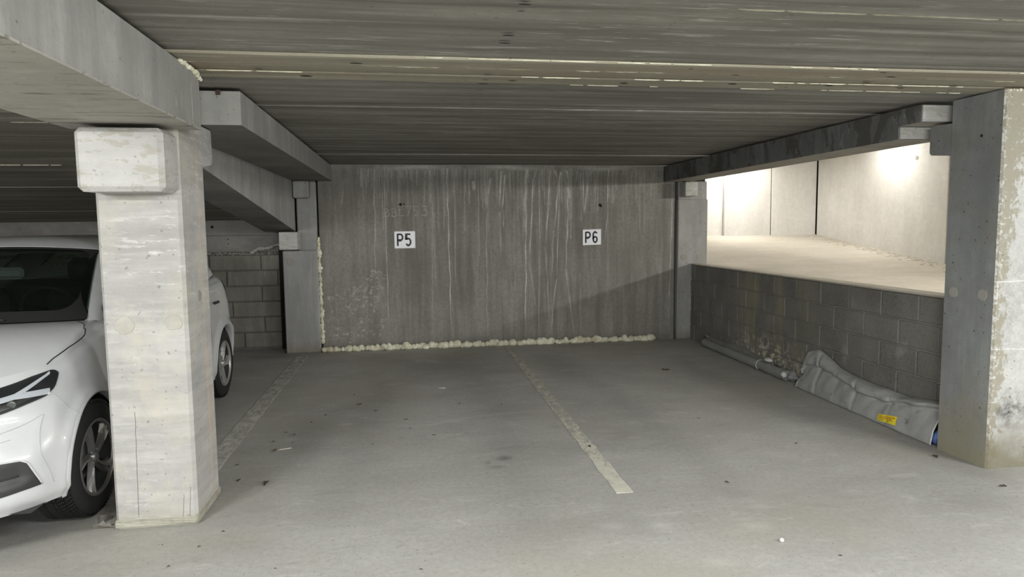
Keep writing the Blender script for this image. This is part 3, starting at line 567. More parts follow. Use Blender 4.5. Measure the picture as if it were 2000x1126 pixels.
# ---- right-hand low block wall
def bx_(y): return 3.60+.0145*(y-4.1)
def blk(y0, y1, z0, z1, dx, mat, parent, name='block'):
    bm = bmesh.new(); bbox(bm, 0, .14, y0, y1, z0, z1, .006)
    for v in bm.verts: v.co.x += bx_(v.co.y)+dx+(.0 if v.co.x > .01 else 0)
    return bmo(name, bm, mat, parent)
rwall = empty('wall_right', (3.7, 6, 0), kind='structure', label='low wall of damp grey concrete blocks with a ledge')
bm = bmesh.new(); bbox(bm, .011, .13, 3.94, 8.45, 0, .985, 0)
for v in bm.verts: v.co.x += bx_(v.co.y)
bmo('mortar_bed', bm, M['mortar'], rwall)
rd = random.Random(77)
for k in range(5):
    z1 = .985-k*.197; z0 = z1-.197; y = (4.335 if k % 2 == 0 else 4.135)-.398
    while y < 8.45:
        a, b = max(y, 3.94), min(y+.398, 8.45)
        if b-a > .04: blk(a+.005, b-.005, z0+.005, z1-.005, rd.uniform(-.003, .002), M['block_right'], rwall)
        y += .398
bm = bmesh.new(); bbox(bm, -.006, .16, 3.94, 8.45, .986, 1.0, .004)
for v in bm.verts: v.co.x += bx_(v.co.y)
bmo('ledge', bm, M['ramp_floor'], rwall, label='pale cement ledge')
# ---- columns and beams
cl1 = empty('concrete_column', (-1.3, 3.78, 0), 'pale concrete column with corbel in front of the white car', 'column', 'structure')
def chamf(x0, x1, y0, y1, c): return [(x0+c, y0), (x1-c, y0), (x1, y0+c), (x1, y1-c), (x1-c, y1), (x0+c, y1), (x0, y1-c), (x0, y0+c)]
prism('shaft', chamf(-1.4955, -1.1025, 3.5754, 3.984, .016), 0, H-.005, M['column_pale'], cl1, 'z')
bm = bmesh.new(); bbox(bm, -1.487, -1.108, 3.372, 3.60, 1.682, 1.972, .022); bmo('corbel', bm, M['corbel_pale'], cl1)
prism('corbel', [(3.97, 1.845), (4.155, 1.872), (4.175, 1.9), (4.175, 2.045), (4.165, 2.066), (3.97, 2.066)], -1.46, -1.106, M['column_pale'], cl1, label='grey rear corbel')
disc('plaster_patch', (-1.396, 3.5754, 1.037), (0, -1, 0), .047, .003, M['plaster_pale'], cl1, 1); disc('plaster_patch', (-1.166, 3.5754, 1.045), (0, -1, 0), .042, .003, M['plaster_pale'], cl1, 2)
disc('plaster_patch', (-1.1025, 3.79, 1.155), (1, 0, 0), .03, .004, M['plaster'], cl1, 3)
disc('plaster_patch', (-1.106, 4.10, 2.035), (1, 0, 0), .015, .002, M['beam'], cl1, 4, 14)
bm = bmesh.new(); bbox(bm, -1.500, -1.098, 3.570, 3.99, 0, .045, .008)
bmesh.ops.subdivide_edges(bm, edges=bm.edges[:], cuts=6, use_grid_fill=True)
for v in bm.verts: v.co.x += random.uniform(-.003, .003); v.co.y += random.uniform(-.003, .003)
bmo('mortar_foot', bm, concrete('yellowish_mortar', (.33, .32, .26), (.42, .41, .35), 5, tint=(9, (.2, .19, .15), .6), off=40), cl1, label='yellowish mortar around the foot')
for (x, z0, z1, wd) in ((-1.385, .06, .60, .0022), (-1.175, .03, .16, .002), (-1.142, .03, .2, .0016)):   # hairline cracks
    pts = [(x+.004*math.sin(q*3.1)+(.012*q/10), z0+(z1-z0)*q/10) for q in range(11)]
    strokes('crack', [pts], 0, 0, 1, 1, wd, 3.5754, M['mortar_dark'], cl1, th=.0008)
bA = ob('concrete_beam', [], [], M['beam'])
bpy.data.objects.remove(bA)
def beam(name, x0, x1, y0, y1, z0, z1, side, soffit, label, poly=None):
    o = prism(name, poly or [(y0, z0+.012), (y0+.0, z1), (y1, z1), (y1, z0+.012), (y1-.001, z0), (y0+.001, z0)], x0, x1, [side, soffit], None, label=label, cat='beam', kind='structure')
    for p in o.data.polygons:
        if p.normal.z < -.7: p.material_index = 1
    return o
beam('concrete_beam', -1.600, -1.001, -4, 3.612, 1.9934, 2.262, M['beam'], M['beam_soffit'], 'deep pale beam resting on the corbel of the near left column')
box('edge_strip', -1.004, -.997, -4, 3.612, 1.992, 2.0, M['beam_soffit'], bpy.data.objects['concrete_beam'], 0)
box('cast_seam', -1.0025, -.9995, 3.484, 3.487, 2.0, 2.2, M['plaster_pale'], bpy.data.objects['concrete_beam'], 0)
beam('concrete_beam', -1.34, -.8935, 3.985, D+.0, 2.0745, 2.256, M['beam'], M['lintel'], 'level beam running from near left column to the streaked wall')
beam('concrete_beam', -1.70, -1.337, 0, 0, 0, 0, M['beam'], M['lintel'], 'sloping beam descending behind the near left column', [(4.0, 2.01), (4.0, 2.25), (8.5, 2.25), (8.5, 1.475)])
box('bearing_iron', -1.02, -.995, 3.978, 3.992, 2.235, 2.262, M['rust'], bpy.data.objects['concrete_beam.001'], .002)
fm = foam('foam_smear', [(-1.0, 3.32, 2.262), (-.998, 3.42, 2.262), (-.992, 3.52, 2.258), (-.99, 3.61, 2.235)], .011, 31, 'yellowish foam scraps', step=.016)
fm2 = foam('foam_smear', [(3.46, 3.55, 2.262), (3.6, 3.548, 2.262), (3.86, 3.545, 2.262)], .008, 32, 'yellowish foam scraps', step=.02)
for q_, par_ in ((fm, bpy.data.objects['concrete_beam']), (fm2, ceil)): props(q_, par_); del q_['category']
# near right column
cr = empty('concrete_column', (3.66, 3.74, 0), 'wide concrete column with soot-stained white front at the right edge', 'column', 'structure')
pr_ = prism('shaft', [(3.447, 3.555), (3.458, 3.5439), (3.88, 3.5439), (3.88, 3.9316), (3.447, 3.9316)], 0, H-.004, [M['column_grey'], M['column_front']], cr, 'z')
for p in pr_.data.polygons:
    if p.normal.y < -.6: p.material_index = 1
prism('corbel', [(3.92, 1.93), (4.105, 1.943), (4.12, 1.96), (4.12, 2.12), (4.11, 2.132), (3.92, 2.128)], 3.452, 3.84, M['column_grey'], cr)
disc('plaster_patch', (3.447, 3.858, 1.055), (-1, 0, 0), .036, .003, M['plaster'], cr, 6); disc('plaster_patch', (3.447, 3.635, 1.058), (-1, 0, 0), .038, .003, M['plaster'], cr, 7)
disc('tie_hole', (3.447, 3.70, 2.02), (-1, 0, 0), .010, .002, M['void'], cr, 8, 10)
beam('concrete_beam', 3.289, 3.63, 0, 0, 0, 0, M['beam_dark'], M['beam_soffit'], 'dark blotched beam over the opening to the ramp', [(4.01, 2.147), (4.01, 2.256), (D, 2.256), (D, 2.06), (4.215, 2.06), (4.215, 2.147)])
bd = bpy.data.objects['concrete_beam.003']
box('lit_end_face', 3.295, 3.625, 4.002, 4.012, 2.150, 2.254, M['corbel_pale'], bd, .002, label='end face with aisle light in its colour'); box('lit_end_face', 3.30, 3.625, 4.207, 4.217, 2.064, 2.142, M['corbel_pale'], bd, .002, label='notch end face with aisle light in its colour')  # aisle light on the end faces put into a paler colour
fo = box('foam_plug', 3.600, 3.64, 3.99, 4.02, 2.20, 2.262, M['foam'], bd, .008)
# back left column
cb = empty('concrete_column', (-1.28, 8.6, 0), 'grey column in the far corner left of the streaked wall', 'column', 'structure')
box('shaft_lower', -1.492, -1.083, 8.445, 8.85, 0, 1.246, M['column_back'], cb, .01); box('shaft_upper', -1.315, -1.085, 8.465, 8.85, 1.24, 2.074, M['column_back'], cb, .014)
box('corbel', -1.328, -1.145, 8.31, 8.48, 1.868, 2.068, M['column_back'], cb, .014); box('beam_seat', -1.497, -1.288, 8.26, 8.5, 1.262, 1.470, M['corbel_pale'], cb, .008, label='paler block under the sloping beam')
disc('plaster_patch', (-1.40, 8.445, 1.105), (0, -1, 0), .05, .003, M['plaster'], cb, 9); disc('plaster_patch', (-1.16, 8.445, 1.085), (0, -1, 0), .042, .003, M['column_back'], cb, 10)
# back right column
cc = empty('concrete_column', (3.6, 8.35, 0), 'slim column in the far corner between streaked wall and block wall', 'column', 'structure')
box('shaft_lower', 3.476, 3.885, 8.455, 8.85, 0, 1.835, M['column_back'], cc, .01); box('shaft_upper', 3.482, 3.88, 8.475, 8.85, 1.82, 2.066, M['column_back'], cc, .008)
box('corbel', 3.505, 3.675, 8.30, 8.49, 1.868, 2.05, M['corbel_pale'], cc, .01)
disc('plaster_patch', (3.56, 8.455, 1.08), (0, -1, 0), .042, .003, M['plaster'], cc, 11); disc('plaster_patch', (3.775, 8.455, 1.09), (0, -1, 0), .045, .003, M['plaster'], cc, 12)
# ================================================================== SHEETING AND ROLL AGAINST THE LOW WALL
sh = empty('plastic_sheeting', (3.52, 4.8, 0), 'folded grey plastic sheeting slumped against the block wall beside the right column', 'sheeting')
SECT = [  # y, foot x, fold (x, z), crest (x, z), back top z
    (5.69, 3.500, (3.560, .13), (3.600, .20)), (5.63, 3.490, (3.555, .22), (3.605, .345)), (5.49, 3.487, (3.550, .26), (3.603, .385)), (5.36, 3.482, (3.545, .25), (3.600, .350)), (5.18, 3.472, (3.520, .235), (3.595, .285)),
    (5.02, 3.466, (3.512, .205), (3.590, .262)), (4.86, 3.460, (3.505, .180), (3.588, .248)), (4.70, 3.455, (3.500, .168), (3.587, .243)), (4.57, 3.450, (3.500, .165), (3.586, .245)),
    (4.46, 3.446, (3.500, .185), (3.586, .240)), (4.36, 3.443, (3.500, .205), (3.586, .236)), (4.22, 3.438, (3.500, .225), (3.585, .255)), (4.10, 3.436, (3.505, .245), (3.583, .275)), (3.985, 3.436, (3.51, .255), (3.58, .285))]
def sheet_pt(u, v):
    y = 5.69+(3.985-5.69)*u
    S = SECT; i = 0
    while i < len(S)-2 and y < S[i+1][0]: i += 1
    k = (S[i][0]-y)/(S[i][0]-S[i+1][0]); k = min(1, max(0, k)); L = lambda a, b: a+(b-a)*k
    fx = L(S[i][1], S[i+1][1]); gx, gz = L(S[i][2][0], S[i+1][2][0]), L(S[i][2][1], S[i+1][2][1]); cx_, cz = L(S[i][3][0], S[i+1][3][0]), L(S[i][3][1], S[i+1][3][1])
    pts = [(fx+.012, .002), (fx, .012), (fx+.3*(gx-fx)-.006, gz*.4), (gx-.002, gz*.82), (gx+.012, gz*.93), (gx-.012, gz+.006), (gx-.008, gz+(cz-gz)*.5+.006), (gx+(cx_-gx)*.3, gz+(cz-gz)*.85+.004), (gx+(cx_-gx)*.6, cz), (cx_, cz+.002), (cx_+.006, cz-.03)]
    t = v*(len(pts)-1); j = min(int(t), len(pts)-2); q = t-j; x = pts[j][0]+(pts[j+1][0]-pts[j][0])*q; z = pts[j][1]+(pts[j+1][1]-pts[j][1])*q
    b = math.sin(math.pi*min(1, v*1.05))
    for yc, s in ((5.40, 1), (4.86, 1), (4.45, .5), (5.12, .35)):      # cross seams pinch the sheet
        wv = y-yc-.05*(v-.4); x += .016*s*b*math.exp(-(wv/.016)**2)-.006*s*b*math.exp(-((wv-.035)/.03)**2)
    x += b*(.006*math.sin(y*11+v*5)+.004*math.sin(y*23-v*9)+.003*math.sin(y*41+v*17)); z += .004*b*math.sin(y*19+v*3)
    return (x, y, max(.001, z))
sv, sf = gridf(140, 40, sheet_pt)
ob('sheet', sv, sf, M['sheet'], sh, True)
# back fill so the sheet has a body, closed far end
bkv, bkf = gridf(30, 2, lambda u, v: (bx_(5.69-1.705*u)-.006, 5.69-1.705*u, .002 if v < .5 else sheet_pt(u, 1)[2]-.005))
ob('sheet_back', bkv, bkf, M['sheet_dark'], sh)
ev = [sheet_pt(0, k/12) for k in range(13)]+[(bx_(5.69)-.006, 5.69, .002)]; ob('sheet_end', ev, [tuple(range(14))], M['sheet'], sh)
def on_sheet(u0, u1, v0, v1, nu, nv, off, name, mat, parent, fn=None, **kw):
    vs, fs = gridf(nu, nv, lambda u, v: (lambda p: (p[0]-off, p[1], p[2]+off*.4))(sheet_pt(*(fn(u, v) if fn else (u0+(u1-u0)*u, v0+(v1-v0)*v))))); return ob(name, vs, fs, mat, parent, True, **kw)
vs, fs = tube([sheet_pt(1, k/30) for k in range(2, 24)], .005, 6); ob('hem', vs, fs, M['sheet_edge'], sh, True, label='shiny pale hem at the near end')
vs, fs = tube([sheet_pt(.0, k/30) for k in range(1, 20)], .004, 6); ob('hem', vs, fs, M['sheet_edge'], sh, True)
for uc in ((5.69-5.40)/1.705, (5.69-4.86)/1.705, (5.69-4.45)/1.705):
    vs, fs = tube([(lambda p: (p[0]-.001, p[1], p[2]))(sheet_pt(uc-.03*(k/26-.4), k/30)) for k in range(2, 27)], .0022, 5); ob('weld_seam', vs, fs, M['sheet_dark'], sh, True)
u0, u1 = .684, .806
stk = on_sheet(0, 0, 0, 0, 14, 6, .0045, 'sticker', M['label_yellow'], sh, lambda u, v: (u0+(u1-u0)*u, (.130+.012*u)+(.080)*v), label='yellow sticker with rows of tiny red and dark print')
rd = random.Random(4)
for row, (vv, mt, n) in enumerate(((.80, 'print_red', 15), (.60, 'print_dark', 12), (.42, 'print_red', 13), (.22, 'print_dark', 9))):
    u = .05
    for q in range(n):
        ww = rd.uniform(.02, .07); 
        if u+ww > .95: break
        if not (row in (2, 3) and .35 < u < .5):
            on_sheet(0, 0, 0, 0, 2, 2, .0055, 'print', M[mt], stk, lambda a, b, u=u, ww=ww, vv=vv: (u0+(u1-u0)*(u+ww*a), .130+.012*u+.080*(vv-.05+.10*b)))
        u += ww+rd.uniform(.008, .03)
bp = ob('blue_bag', *tube([(3.49, 4.005, .02), (3.50, 3.985, .06), (3.505, 3.965, .11)], [.028, .036, .02], 10), M['blue_plastic'], None, True, label='scrap of blue plastic between grey sheeting and right column', cat='plastic scrap')
# rolled sheeting further along the wall
rl = empty('sheeting_roll', (3.6, 6.9, 0), 'long grey roll of plastic sheeting lying along the foot of the block wall', 'roll')
pth = [(3.615, 7.93, .052), (3.607, 7.6, .050), (3.598, 7.2, .050), (3.588, 6.8, .051), (3.578, 6.45, .053), (3.57, 6.15, .054), (3.566, 5.92, .056)]
P2 = []
for i in range(len(pth)-1):
    for k in range(8): P2.append(tuple(pth[i][c]+(pth[i+1][c]-pth[i][c])*k/8 for c in range(3)))
P2.append(pth[-1]); P2 = [(x-.012, y, z) for x, y, z in P2]; rdd = [.049+.0025*math.sin(i*.9)+(.004 if i > 36 else 0)-(.03 if i == 0 else 0.012 if i == 1 else 0) for i in range(len(P2))]
vs, fs = tube(P2, rdd, 16); vs = [Vector((v.x, v.y, max(.001, v.z))) for v in vs]; ob('roll_front', vs, fs, M['sheet_roll'], rl, True)
vs, fs = gridf(50, 8, lambda u, v: (lambda y: (3.61+.014*(7.9-y)*0-.0+.0145*(y-7.9)+(bx_(y)-.005-3.61-.0145*(y-7.9))*v, y, .085+.055*math.sin(v*1.5)+.010*math.sin(y*7+v*2)-.02*sstep0(6.7, 6.3, y)))(7.85-1.55*u))
ob('roll_flap', vs, fs, M['sheet_dark'], rl, True, label='darker flattened flap behind the roll')
ob('roll_flap', *tube([(3.632, 7.93, .12), (3.625, 7.86, .135), (3.62, 7.8, .13)], [.012, .018, .01], 8), M['sheet_dark'], rl, True)
vs, fs = tube([(P2[32][0]-.052*math.cos(t), P2[32][1]+.01*t, P2[32][2]+.053*math.sin(t)) for t in [-.8+.22*k for k in range(15)]], .004, 6); ob('strap', vs, fs, M['sheet_edge'], rl, True, label='pale strap around the roll')
def blobm(name, c, r, mat, parent, seed, **kw):
    bm = bmesh.new(); bmesh.ops.create_icosphere(bm, subdivisions=3, radius=1, matrix=Matrix.Translation(c) @ Matrix.Diagonal((*r, 1))); rd = random.Random(seed)
    ph = [rd.uniform(0, 6) for _ in range(6)]
    for v in bm.verts:
        d = v.co-Vector(c); s = 1+.10*math.sin(d.x*90/1+ph[0])+.10*math.sin(d.y*60+ph[1])+.08*math.sin(d.z*110+ph[2]); v.co = Vector(c)+d*s; v.co.z = max(.001, v.co.z); v.co.x = min(v.co.x, bx_(v.co.y)-.004) if c[0] > 3 else v.co.x
    return bmo(name, bm, mat, parent, True, **kw)
blobm('folded_end', (3.60, 5.93, .050), (.055, .10, .048), M['sheet_roll'], rl, 3, label='rounded folded end of the roll')
ob('folded_tip', *tube([(3.505, 5.885, .05), (3.50, 5.90, .075), (3.515, 5.93, .098)], [.02, .034, .012], 10), M['sheet_edge'], rl, True, label='shiny crumpled tip')
bk = empty('crumpled_strap', (3.6, 6.3, .1), 'crumpled shiny strap with a thin rod lying on the grey roll', 'strap')
blobm('bundle', (3.575, 6.30, .133), (.045, .045, .026), M['sheet_edge'], bk, 8)
ob('rod', *tube([(3.57, 6.33, .135), (3.60, 6.22, .17), (3.615, 6.16, .20)], .006, 8), M['metal_dull'], bk, True)
blobm('bundle', (3.62, 6.17, .115), (.03, .05, .025), M['sheet_dark'], bk, 9)

# ================================================================== CAR
car = empty('white_car', (CX, 5.05, 0), 'white hatchback parked nose out behind the near left column', 'car')
NR = 34
acol = [1-(1-k/30)**1.0 for k in range(31)]
acol = [k/30 for k in range(31)]+[1+k/140 for k in range(1, 141)]+[2+k/22 for k in range(1, 23)]
def mir(vs, fs):
    n = len(vs); return vs+[(-v[0], v[1], v[2]) for v in vs], fs+[tuple(i+n for i in reversed(f)) for f in fs]
CENTRE = {'body', 'bonnet', 'roof', 'tailgate', 'rear_window', 'glass_border', 'underbody', 'grille', 'lower_intake', 'rear_bumper'}
TWIN = {}
def carob(name, vs, fs, mat, parent=car, smooth=True, both=True, **kw):
    W_ = lambda q: [(v[0]+CX, v[1], v[2]) for v in q]
    vs, fs = list(vs), list(fs)
    if both and name in CENTRE:
        v2, f2 = mir(vs, fs); o = ob(name, W_(v2), f2, mat, parent, smooth, **kw)
        bm = bmesh.new(); bm.from_mesh(o.data); bmesh.ops.remove_doubles(bm, verts=bm.verts, dist=.0008); bmesh.ops.delete(bm, geom=[v for v in bm.verts if not v.link_faces], context='VERTS'); bm.to_mesh(o.data); bm.free(); return o
    o = ob(name, W_(vs), fs, mat, parent, smooth, **kw)
    if both: TWIN[o.name] = ob(name, [(CX-v[0], v[1], v[2]) for v in vs], [tuple(reversed(f)) for f in fs], mat, TWIN.get(parent.name, parent), smooth, **kw)
    return o
vs = []; fs = []; dead = set()
for j in range(NR+1):
    for i, a in enumerate(acol):
        l, y, z = skirt(a, j/NR)
        if l > .6 and .5 < a < 2.4:
            for ax in (AX_F, AX_R):
                dy, dz = y-ax, z-WHEEL_R; d = math.hypot(dy, dz)
                if d < ARCH_R:
                    if d > ARCH_R-.022: y = ax+dy/d*ARCH_R; z = WHEEL_R+dz/d*ARCH_R
                    else: dead.add(len(vs))
        vs.append((l, y, z))
nA = len(acol)
for j in range(NR):
    for i in range(nA-1):
        q = (j*nA+i, j*nA+i+1, (j+1)*nA+i+1, (j+1)*nA+i)
        if sum(k in dead for k in q) >= 1: continue
        fs.append(q)
# close ring of cells between live mesh and the arch circle
body = carob('body', vs, fs, M['car_white'])
for ax in (AX_F, AX_R):       # arch lip (rolled edge) and dark liner
    lv = []; lf = []; n = 48
    def surf_l(y, z):
        best = None
        lo = AB_l(y, z); return lo
    def AB_l(y, z):
        # invert: r from z, a along the side or nose corner
        r = (z-.235)/(shoulder_z(y, .9)-.235); r = min(1, max(0, r)); a0, a1 = .55, 2.2
        for _ in range(26):
            am = (a0+a1)/2
            if skirt(am, r)[1] < y: a0 = am
            else: a1 = am
        return skirt(a0, r)[0]
    for k in range(n+1):
        t = math.radians(-12+204*k/n)
        for q, (rr, dl) in enumerate(((ARCH_R+.030, -.004), (ARCH_R+.016, .007), (ARCH_R-.004, .006), (ARCH_R-.012, -.006), (ARCH_R-.012, -.05))):
            y, z = ax+rr*math.cos(t), WHEEL_R+rr*math.sin(t); z = max(z, .22); lv.append((AB_l(y, z)+dl, y, z))
    for k in range(n):
        for q in range(4): a = k*5+q; lf.append((a, a+5, a+6, a+1))
    carob('wheel_arch', lv, lf, M['car_white'])
    lv = []; lf = []
    for k in range(25):
        t = math.radians(-15+210*k/24)
        for q, ll in enumerate((.885, .60)): lv.append((ll, ax+(ARCH_R+.004)*math.cos(t), max(.16, WHEEL_R+(ARCH_R+.004)*math.sin(t))))
    c0 = len(lv); lv.append((.60, ax, WHEEL_R))
    for k in range(24): a = k*2; lf += [(a, a+1, a+3, a+2), (a+1, c0, a+3)]
    carob('arch_liner', lv, lf, M['car_black'])
# bonnet, wings and shoulder strip up to the glass
tv = []; tf = []; nv_ = 14
for j in range(nv_+1):
    for a in acol: tv.append(top(a, j/nv_))
for j in range(nv_):
    for i in range(nA-1): tf.append((j*nA+i, j*nA+i+1, (j+1)*nA+i+1, (j+1)*nA+i))
carob('bonnet', tv, tf, M['car_white'])
# roof loop
L1 = lambda u: (.54*u**.9, 4.80+.12*u**2.5, 1.405-.03*u*u) if u <= 1 else ((.54+.03*math.sin((u-1)*math.pi), 4.92+1.72*(u-1), 1.375+.05*max(0, math.sin((u-1)*math.pi))**.8) if u <= 2 else (.54*(1-min(1, u-2)**1.6), 6.64+.12*(u-2), 1.375+.01*(u-2)))
def L0(u):
    if u <= 1:
        l = .775*u; yb, zb = base_curve(l); return l, yb, zb
    if u <= 2:
        y = 4.18+2.32*(u-1); k = sstep(4.0, 4.35, y); return .775+.02*k, y, .996*(1-k)+k*(shoulder_z(y, .8)+.03)
    t = (u-2)*math.pi/2; return .795*max(0, math.cos(t))**.6, 6.5+.40*math.sin(t), 1.09
def gh(u, v, off=0.):
    a, b = Vector(L0(u)), Vector(L1(u)); p = a.lerp(b, v); nrm = Vector((.25 if u < 1 else .9, -.6 if u < 1 else (.6 if u > 2 else 0), .6)).normalized()
    return p+nrm*(.035*4*v*(1-v)+off)
def gh_patch(name, u0, u1, v0, v1, nu, nv, mat, off=0., fn=None, both=True, **kw):
    vs, fs = gridf(nu, nv, lambda s, t: tuple(gh(*(fn(s, t) if fn else (u0+(u1-u0)*s, v0+(v1-v0)*t)), off))); return carob(name, vs, fs, mat, car, True, both, **kw)
for args in ((.955, 1.10, 0, 1), (1.10, 1.95, .86, 1), (1.80, 2.25, 0, 1), (1.40, 1.45, 0, .9)): gh_patch('pillar', *args, 12, 14, M['car_white'] if args[0] != 1.40 else M['car_black'])
gh_patch('tailgate', 2.2, 3.0, 0, .35, 12, 5, M['car_white']); gh_patch('tailgate', 2.2, 3.0, .85, 1, 12, 4, M['car_white'])
gh_patch('rear_window', 2.2, 3.0, .33, .87, 12, 6, M['glass'])
gh_patch('side_window', 1.10, 1.42, .0, .90, 10, 8, M['glass'], -.002); gh_patch('side_window', 1.43, 1.82, .0, .90, 10, 8, M['glass'], -.002)
# windscreen: one pane from side to side, black printed border on its inside
wv = []; wf = []; NU, NV_ = 41, 20
wv, wf = gridf(NU, NV_, lambda s, t: (lambda u: (lambda p: (math.copysign(p.x, s-.5), p.y, p.z))(gh(abs(u), .003+.992*t, .004)))((s-.5)*2*.965))
carob('windscreen', wv, wf, M['glass'], both=False)
def frit(s, t, q):  # ring around the pane
    return None
bm_v = []; bm_f = []
def rr_loop(k, inset):   # rounded rectangle in (u, v)
    U, V0, V1 = .968-inset*.9, .0+inset*1.5, 1.-inset*.6; r = .02+inset*1.3; n = 10; pts = []
    for cx_, cy_, a0 in ((U-r, V0+r*1.6, -90), (U-r, V1-r*1.2, 0)):
        for q in range(n+1):
            t = math.radians(a0+90*q/n); pts.append((cx_+r*math.cos(t), cy_+(r*1.6 if a0 < 0 else r*1.2)*math.sin(t)))
    mid0 = [(U-r)*q/12 for q in range(12)]
    return [(m, V0) for m in mid0]+pts+[(m, V1) for m in mid0[::-1]]
A_, B2 = rr_loop(0, 0.002), rr_loop(0, .075)
for p, q in zip(A_, B2): bm_v += [tuple(gh(p[0], p[1], .0065)), tuple(gh(q[0], q[1], .0065))]
for k in range(len(A_)-1): bm_f.append((2*k, 2*k+1, 2*k+3, 2*k+2))
carob('glass_border', bm_v, bm_f, M['car_black'])
# roof skin
rv = []; rf = []; us = [3*k/60 for k in range(61)]
def roofp(u, v):
    l, y, z = L1(u); cy = min(6.5, max(5.15, y)); x = l*(1-v); yy = y+(cy-y)*v; return x, yy, z+(1.478-.02*((yy-5.6)/1.2)**2-z)*(1-(1-v)**2.6)
rv, rf = gridf(61, 12, lambda s, t: roofp(3*s, t)); carob('roof', rv, rf, M['car_white'])
ob('roof_edge', *tube([(CX+sgn*L1(u)[0], L1(u)[1]-.004, L1(u)[2]+.004) for sgn, us_ in ((-1, [1-k/12 for k in range(12)]), (1, [k/12 for k in range(13)])) for u in us_], .004, 6), M['seam_grey'], car, True)
# underbody
carob('underbody', *gridf(2, 2, lambda s, t: (.86*s, 3.25+3.6*t, .24)), M['car_black'])
# cabin seen dimly through the glass
cabv = [gh(u/10, -.02, -.06) for u in range(0, 11)]
box('dashboard', CX-.70, CX+.70, 4.05, 4.55, .70, .97, M['cabin'], car, .06)
for sx in (-.36, .36):
    box('seat', CX+sx-.24, CX+sx+.24, 5.0, 5.16, .55, 1.12, M['cabin'], car, .05); box('head_restraint', CX+sx-.12, CX+sx+.12, 5.05, 5.15, 1.15, 1.32, M['cabin'], car, .04)
box('rear_bench', CX-.62, CX+.62, 5.95, 6.1, .5, 1.12, M['cabin'], car, .05)
vs, fs = tube([(CX+.36+.18*math.cos(t), 4.62-.07*math.sin(t), .99+.17*math.sin(t)) for t in [2*math.pi*k/24 for k in range(25)]], .014, 8); ob('steering_wheel', vs, fs, M['cabin'], car, True)
box('headlining', CX-.5, CX+.5, 5.0, 6.5, 1.36, 1.37, M['cabin_light'], car, 0)
box('interior_mirror', CX-.0, CX+.20, 4.62, 4.65, 1.21, 1.285, M['seam_grey'], car, .02)
box('cabin_floor', CX-.78, CX+.78, 3.9, 6.6, .45, .5, M['cabin'], car, 0)
box('parcel_shelf', CX-.7, CX+.7, 6.15, 6.7, .95, .97, M['cabin'], car, 0)
# wipers along the foot of the glass
for l0, l1 in ((.05, .42), (-.55, -.12)):
    vs, fs = tube([(CX+l0+(l1-l0)*k/8, gh(abs(l0+(l1-l0)*k/8)/.775, .02+.02*math.sin(k*.4), .018).y, gh(abs(l0+(l1-l0)*k/8)/.775, .02+.02*math.sin(k*.4), .018).z) for k in range(9)], .006, 6); ob('wiper', vs, fs, M['car_black'], car, True)
# features lying on the skin: patches given along the nose-to-side run a and the height r
def lerp_pl(x, pts):
    for i in range(len(pts)-1):
        if x <= pts[i+1][0]: k = (x-pts[i][0])/max(1e-6, pts[i+1][0]-pts[i][0]); return pts[i][1]+(pts[i+1][1]-pts[i][1])*max(0, k)
    return pts[-1][1]
def skin(a, r, off):
    p = Vector(skirt(a, r)); e = .004; du = Vector(skirt(min(a+e, 2.99), r))-Vector(skirt(a-e, r)); dv = Vector(skirt(a, min(1, r+e)))-Vector(skirt(a, max(0, r-e)))
    return p+du.cross(dv).normalized()*off
def patch(name, topc, botc, mat, off, nu=30, nv=10, parent=car, both=True, dome=0., **kw):
    a0, a1 = topc[0][0], topc[-1][0]
    def fn(s, t):
        a = a0+(a1-a0)*s; rt_, rb_ = lerp_pl(a, topc), lerp_pl(a, botc); return tuple(skin(a, rb_+(rt_-rb_)*t, off+dome*math.sin(math.pi*t)*math.sin(math.pi*min(1, s*1.0))))
    vs, fs = gridf(nu, nv, fn); return carob(name, vs, fs, mat, parent, True, both, **kw)
HT = [(.30, .925), (.55, .940), (.68, .958), (.79, .962), (.812, .950), (.828, .925)]; HB = [(.30, .70), (.555, .765), (.66, .79), (.76, .805), (.80, .84), (.828, .925)]
def shrink(T_, B__, k, da=.008):
    t2 = []; b2 = []
    for a in [T_[0][0]+(T_[-1][0]-da-T_[0][0])*q/24 for q in range(25)]:
        t_, b_ = lerp_pl(a, T_), lerp_pl(a, B__); d = (t_-b_)*k; t2.append((a, t_-d)); b2.append((a, b_+d))
    return t2, b2
hl = patch('headlight', HT, HB, M['car_black'], .003, 50, 12, label='headlight with a pale forked light blade')
t2, b2 = shrink(HT, HB, .06); 
patch('lens_cover', t2, b2, M['lens'], .012, 50, 10, hl)
def blade(name, pts, wd, mat, off, par):
    vs = []; n = len(pts)
    for (a, r, k) in pts: vs += [tuple(skin(a, r-wd*k/2, off)), tuple(skin(a, r+wd*k/2, off)), tuple(skin(a, r, off+.004))]
    fs = [(3*i, 3*i+3, 3*i+5, 3*i+2) for i in range(n-1)]+[(3*i+2, 3*i+5, 3*i+4, 3*i+1) for i in range(n-1)]; return carob(name, vs, fs, mat, par)
M['blade'] = plain('white_light_blade', (.80, .82, .84), .25)
blade('light_blade', [(.35+.29*k/12, .835+.030*k/12, 1) for k in range(13)], .035, M['blade'], .006, hl)
blade('light_blade', [(.60+.17*k/8, .86+.085*k/8, 1-.4*k/8) for k in range(9)], .032, M['blade'], .006, hl)
blade('light_blade', [(.61+.16*k/8, .862-.032*k/8, 1+.1*k/8) for k in range(9)], .036, M['blade'], .006, hl)
patch('reflector', [(.34, .81), (.64, .835), (.70, .83)], [(.34, .735), (.62, .80), (.70, .825)], M['chrome'], .0045, 26, 6, hl)
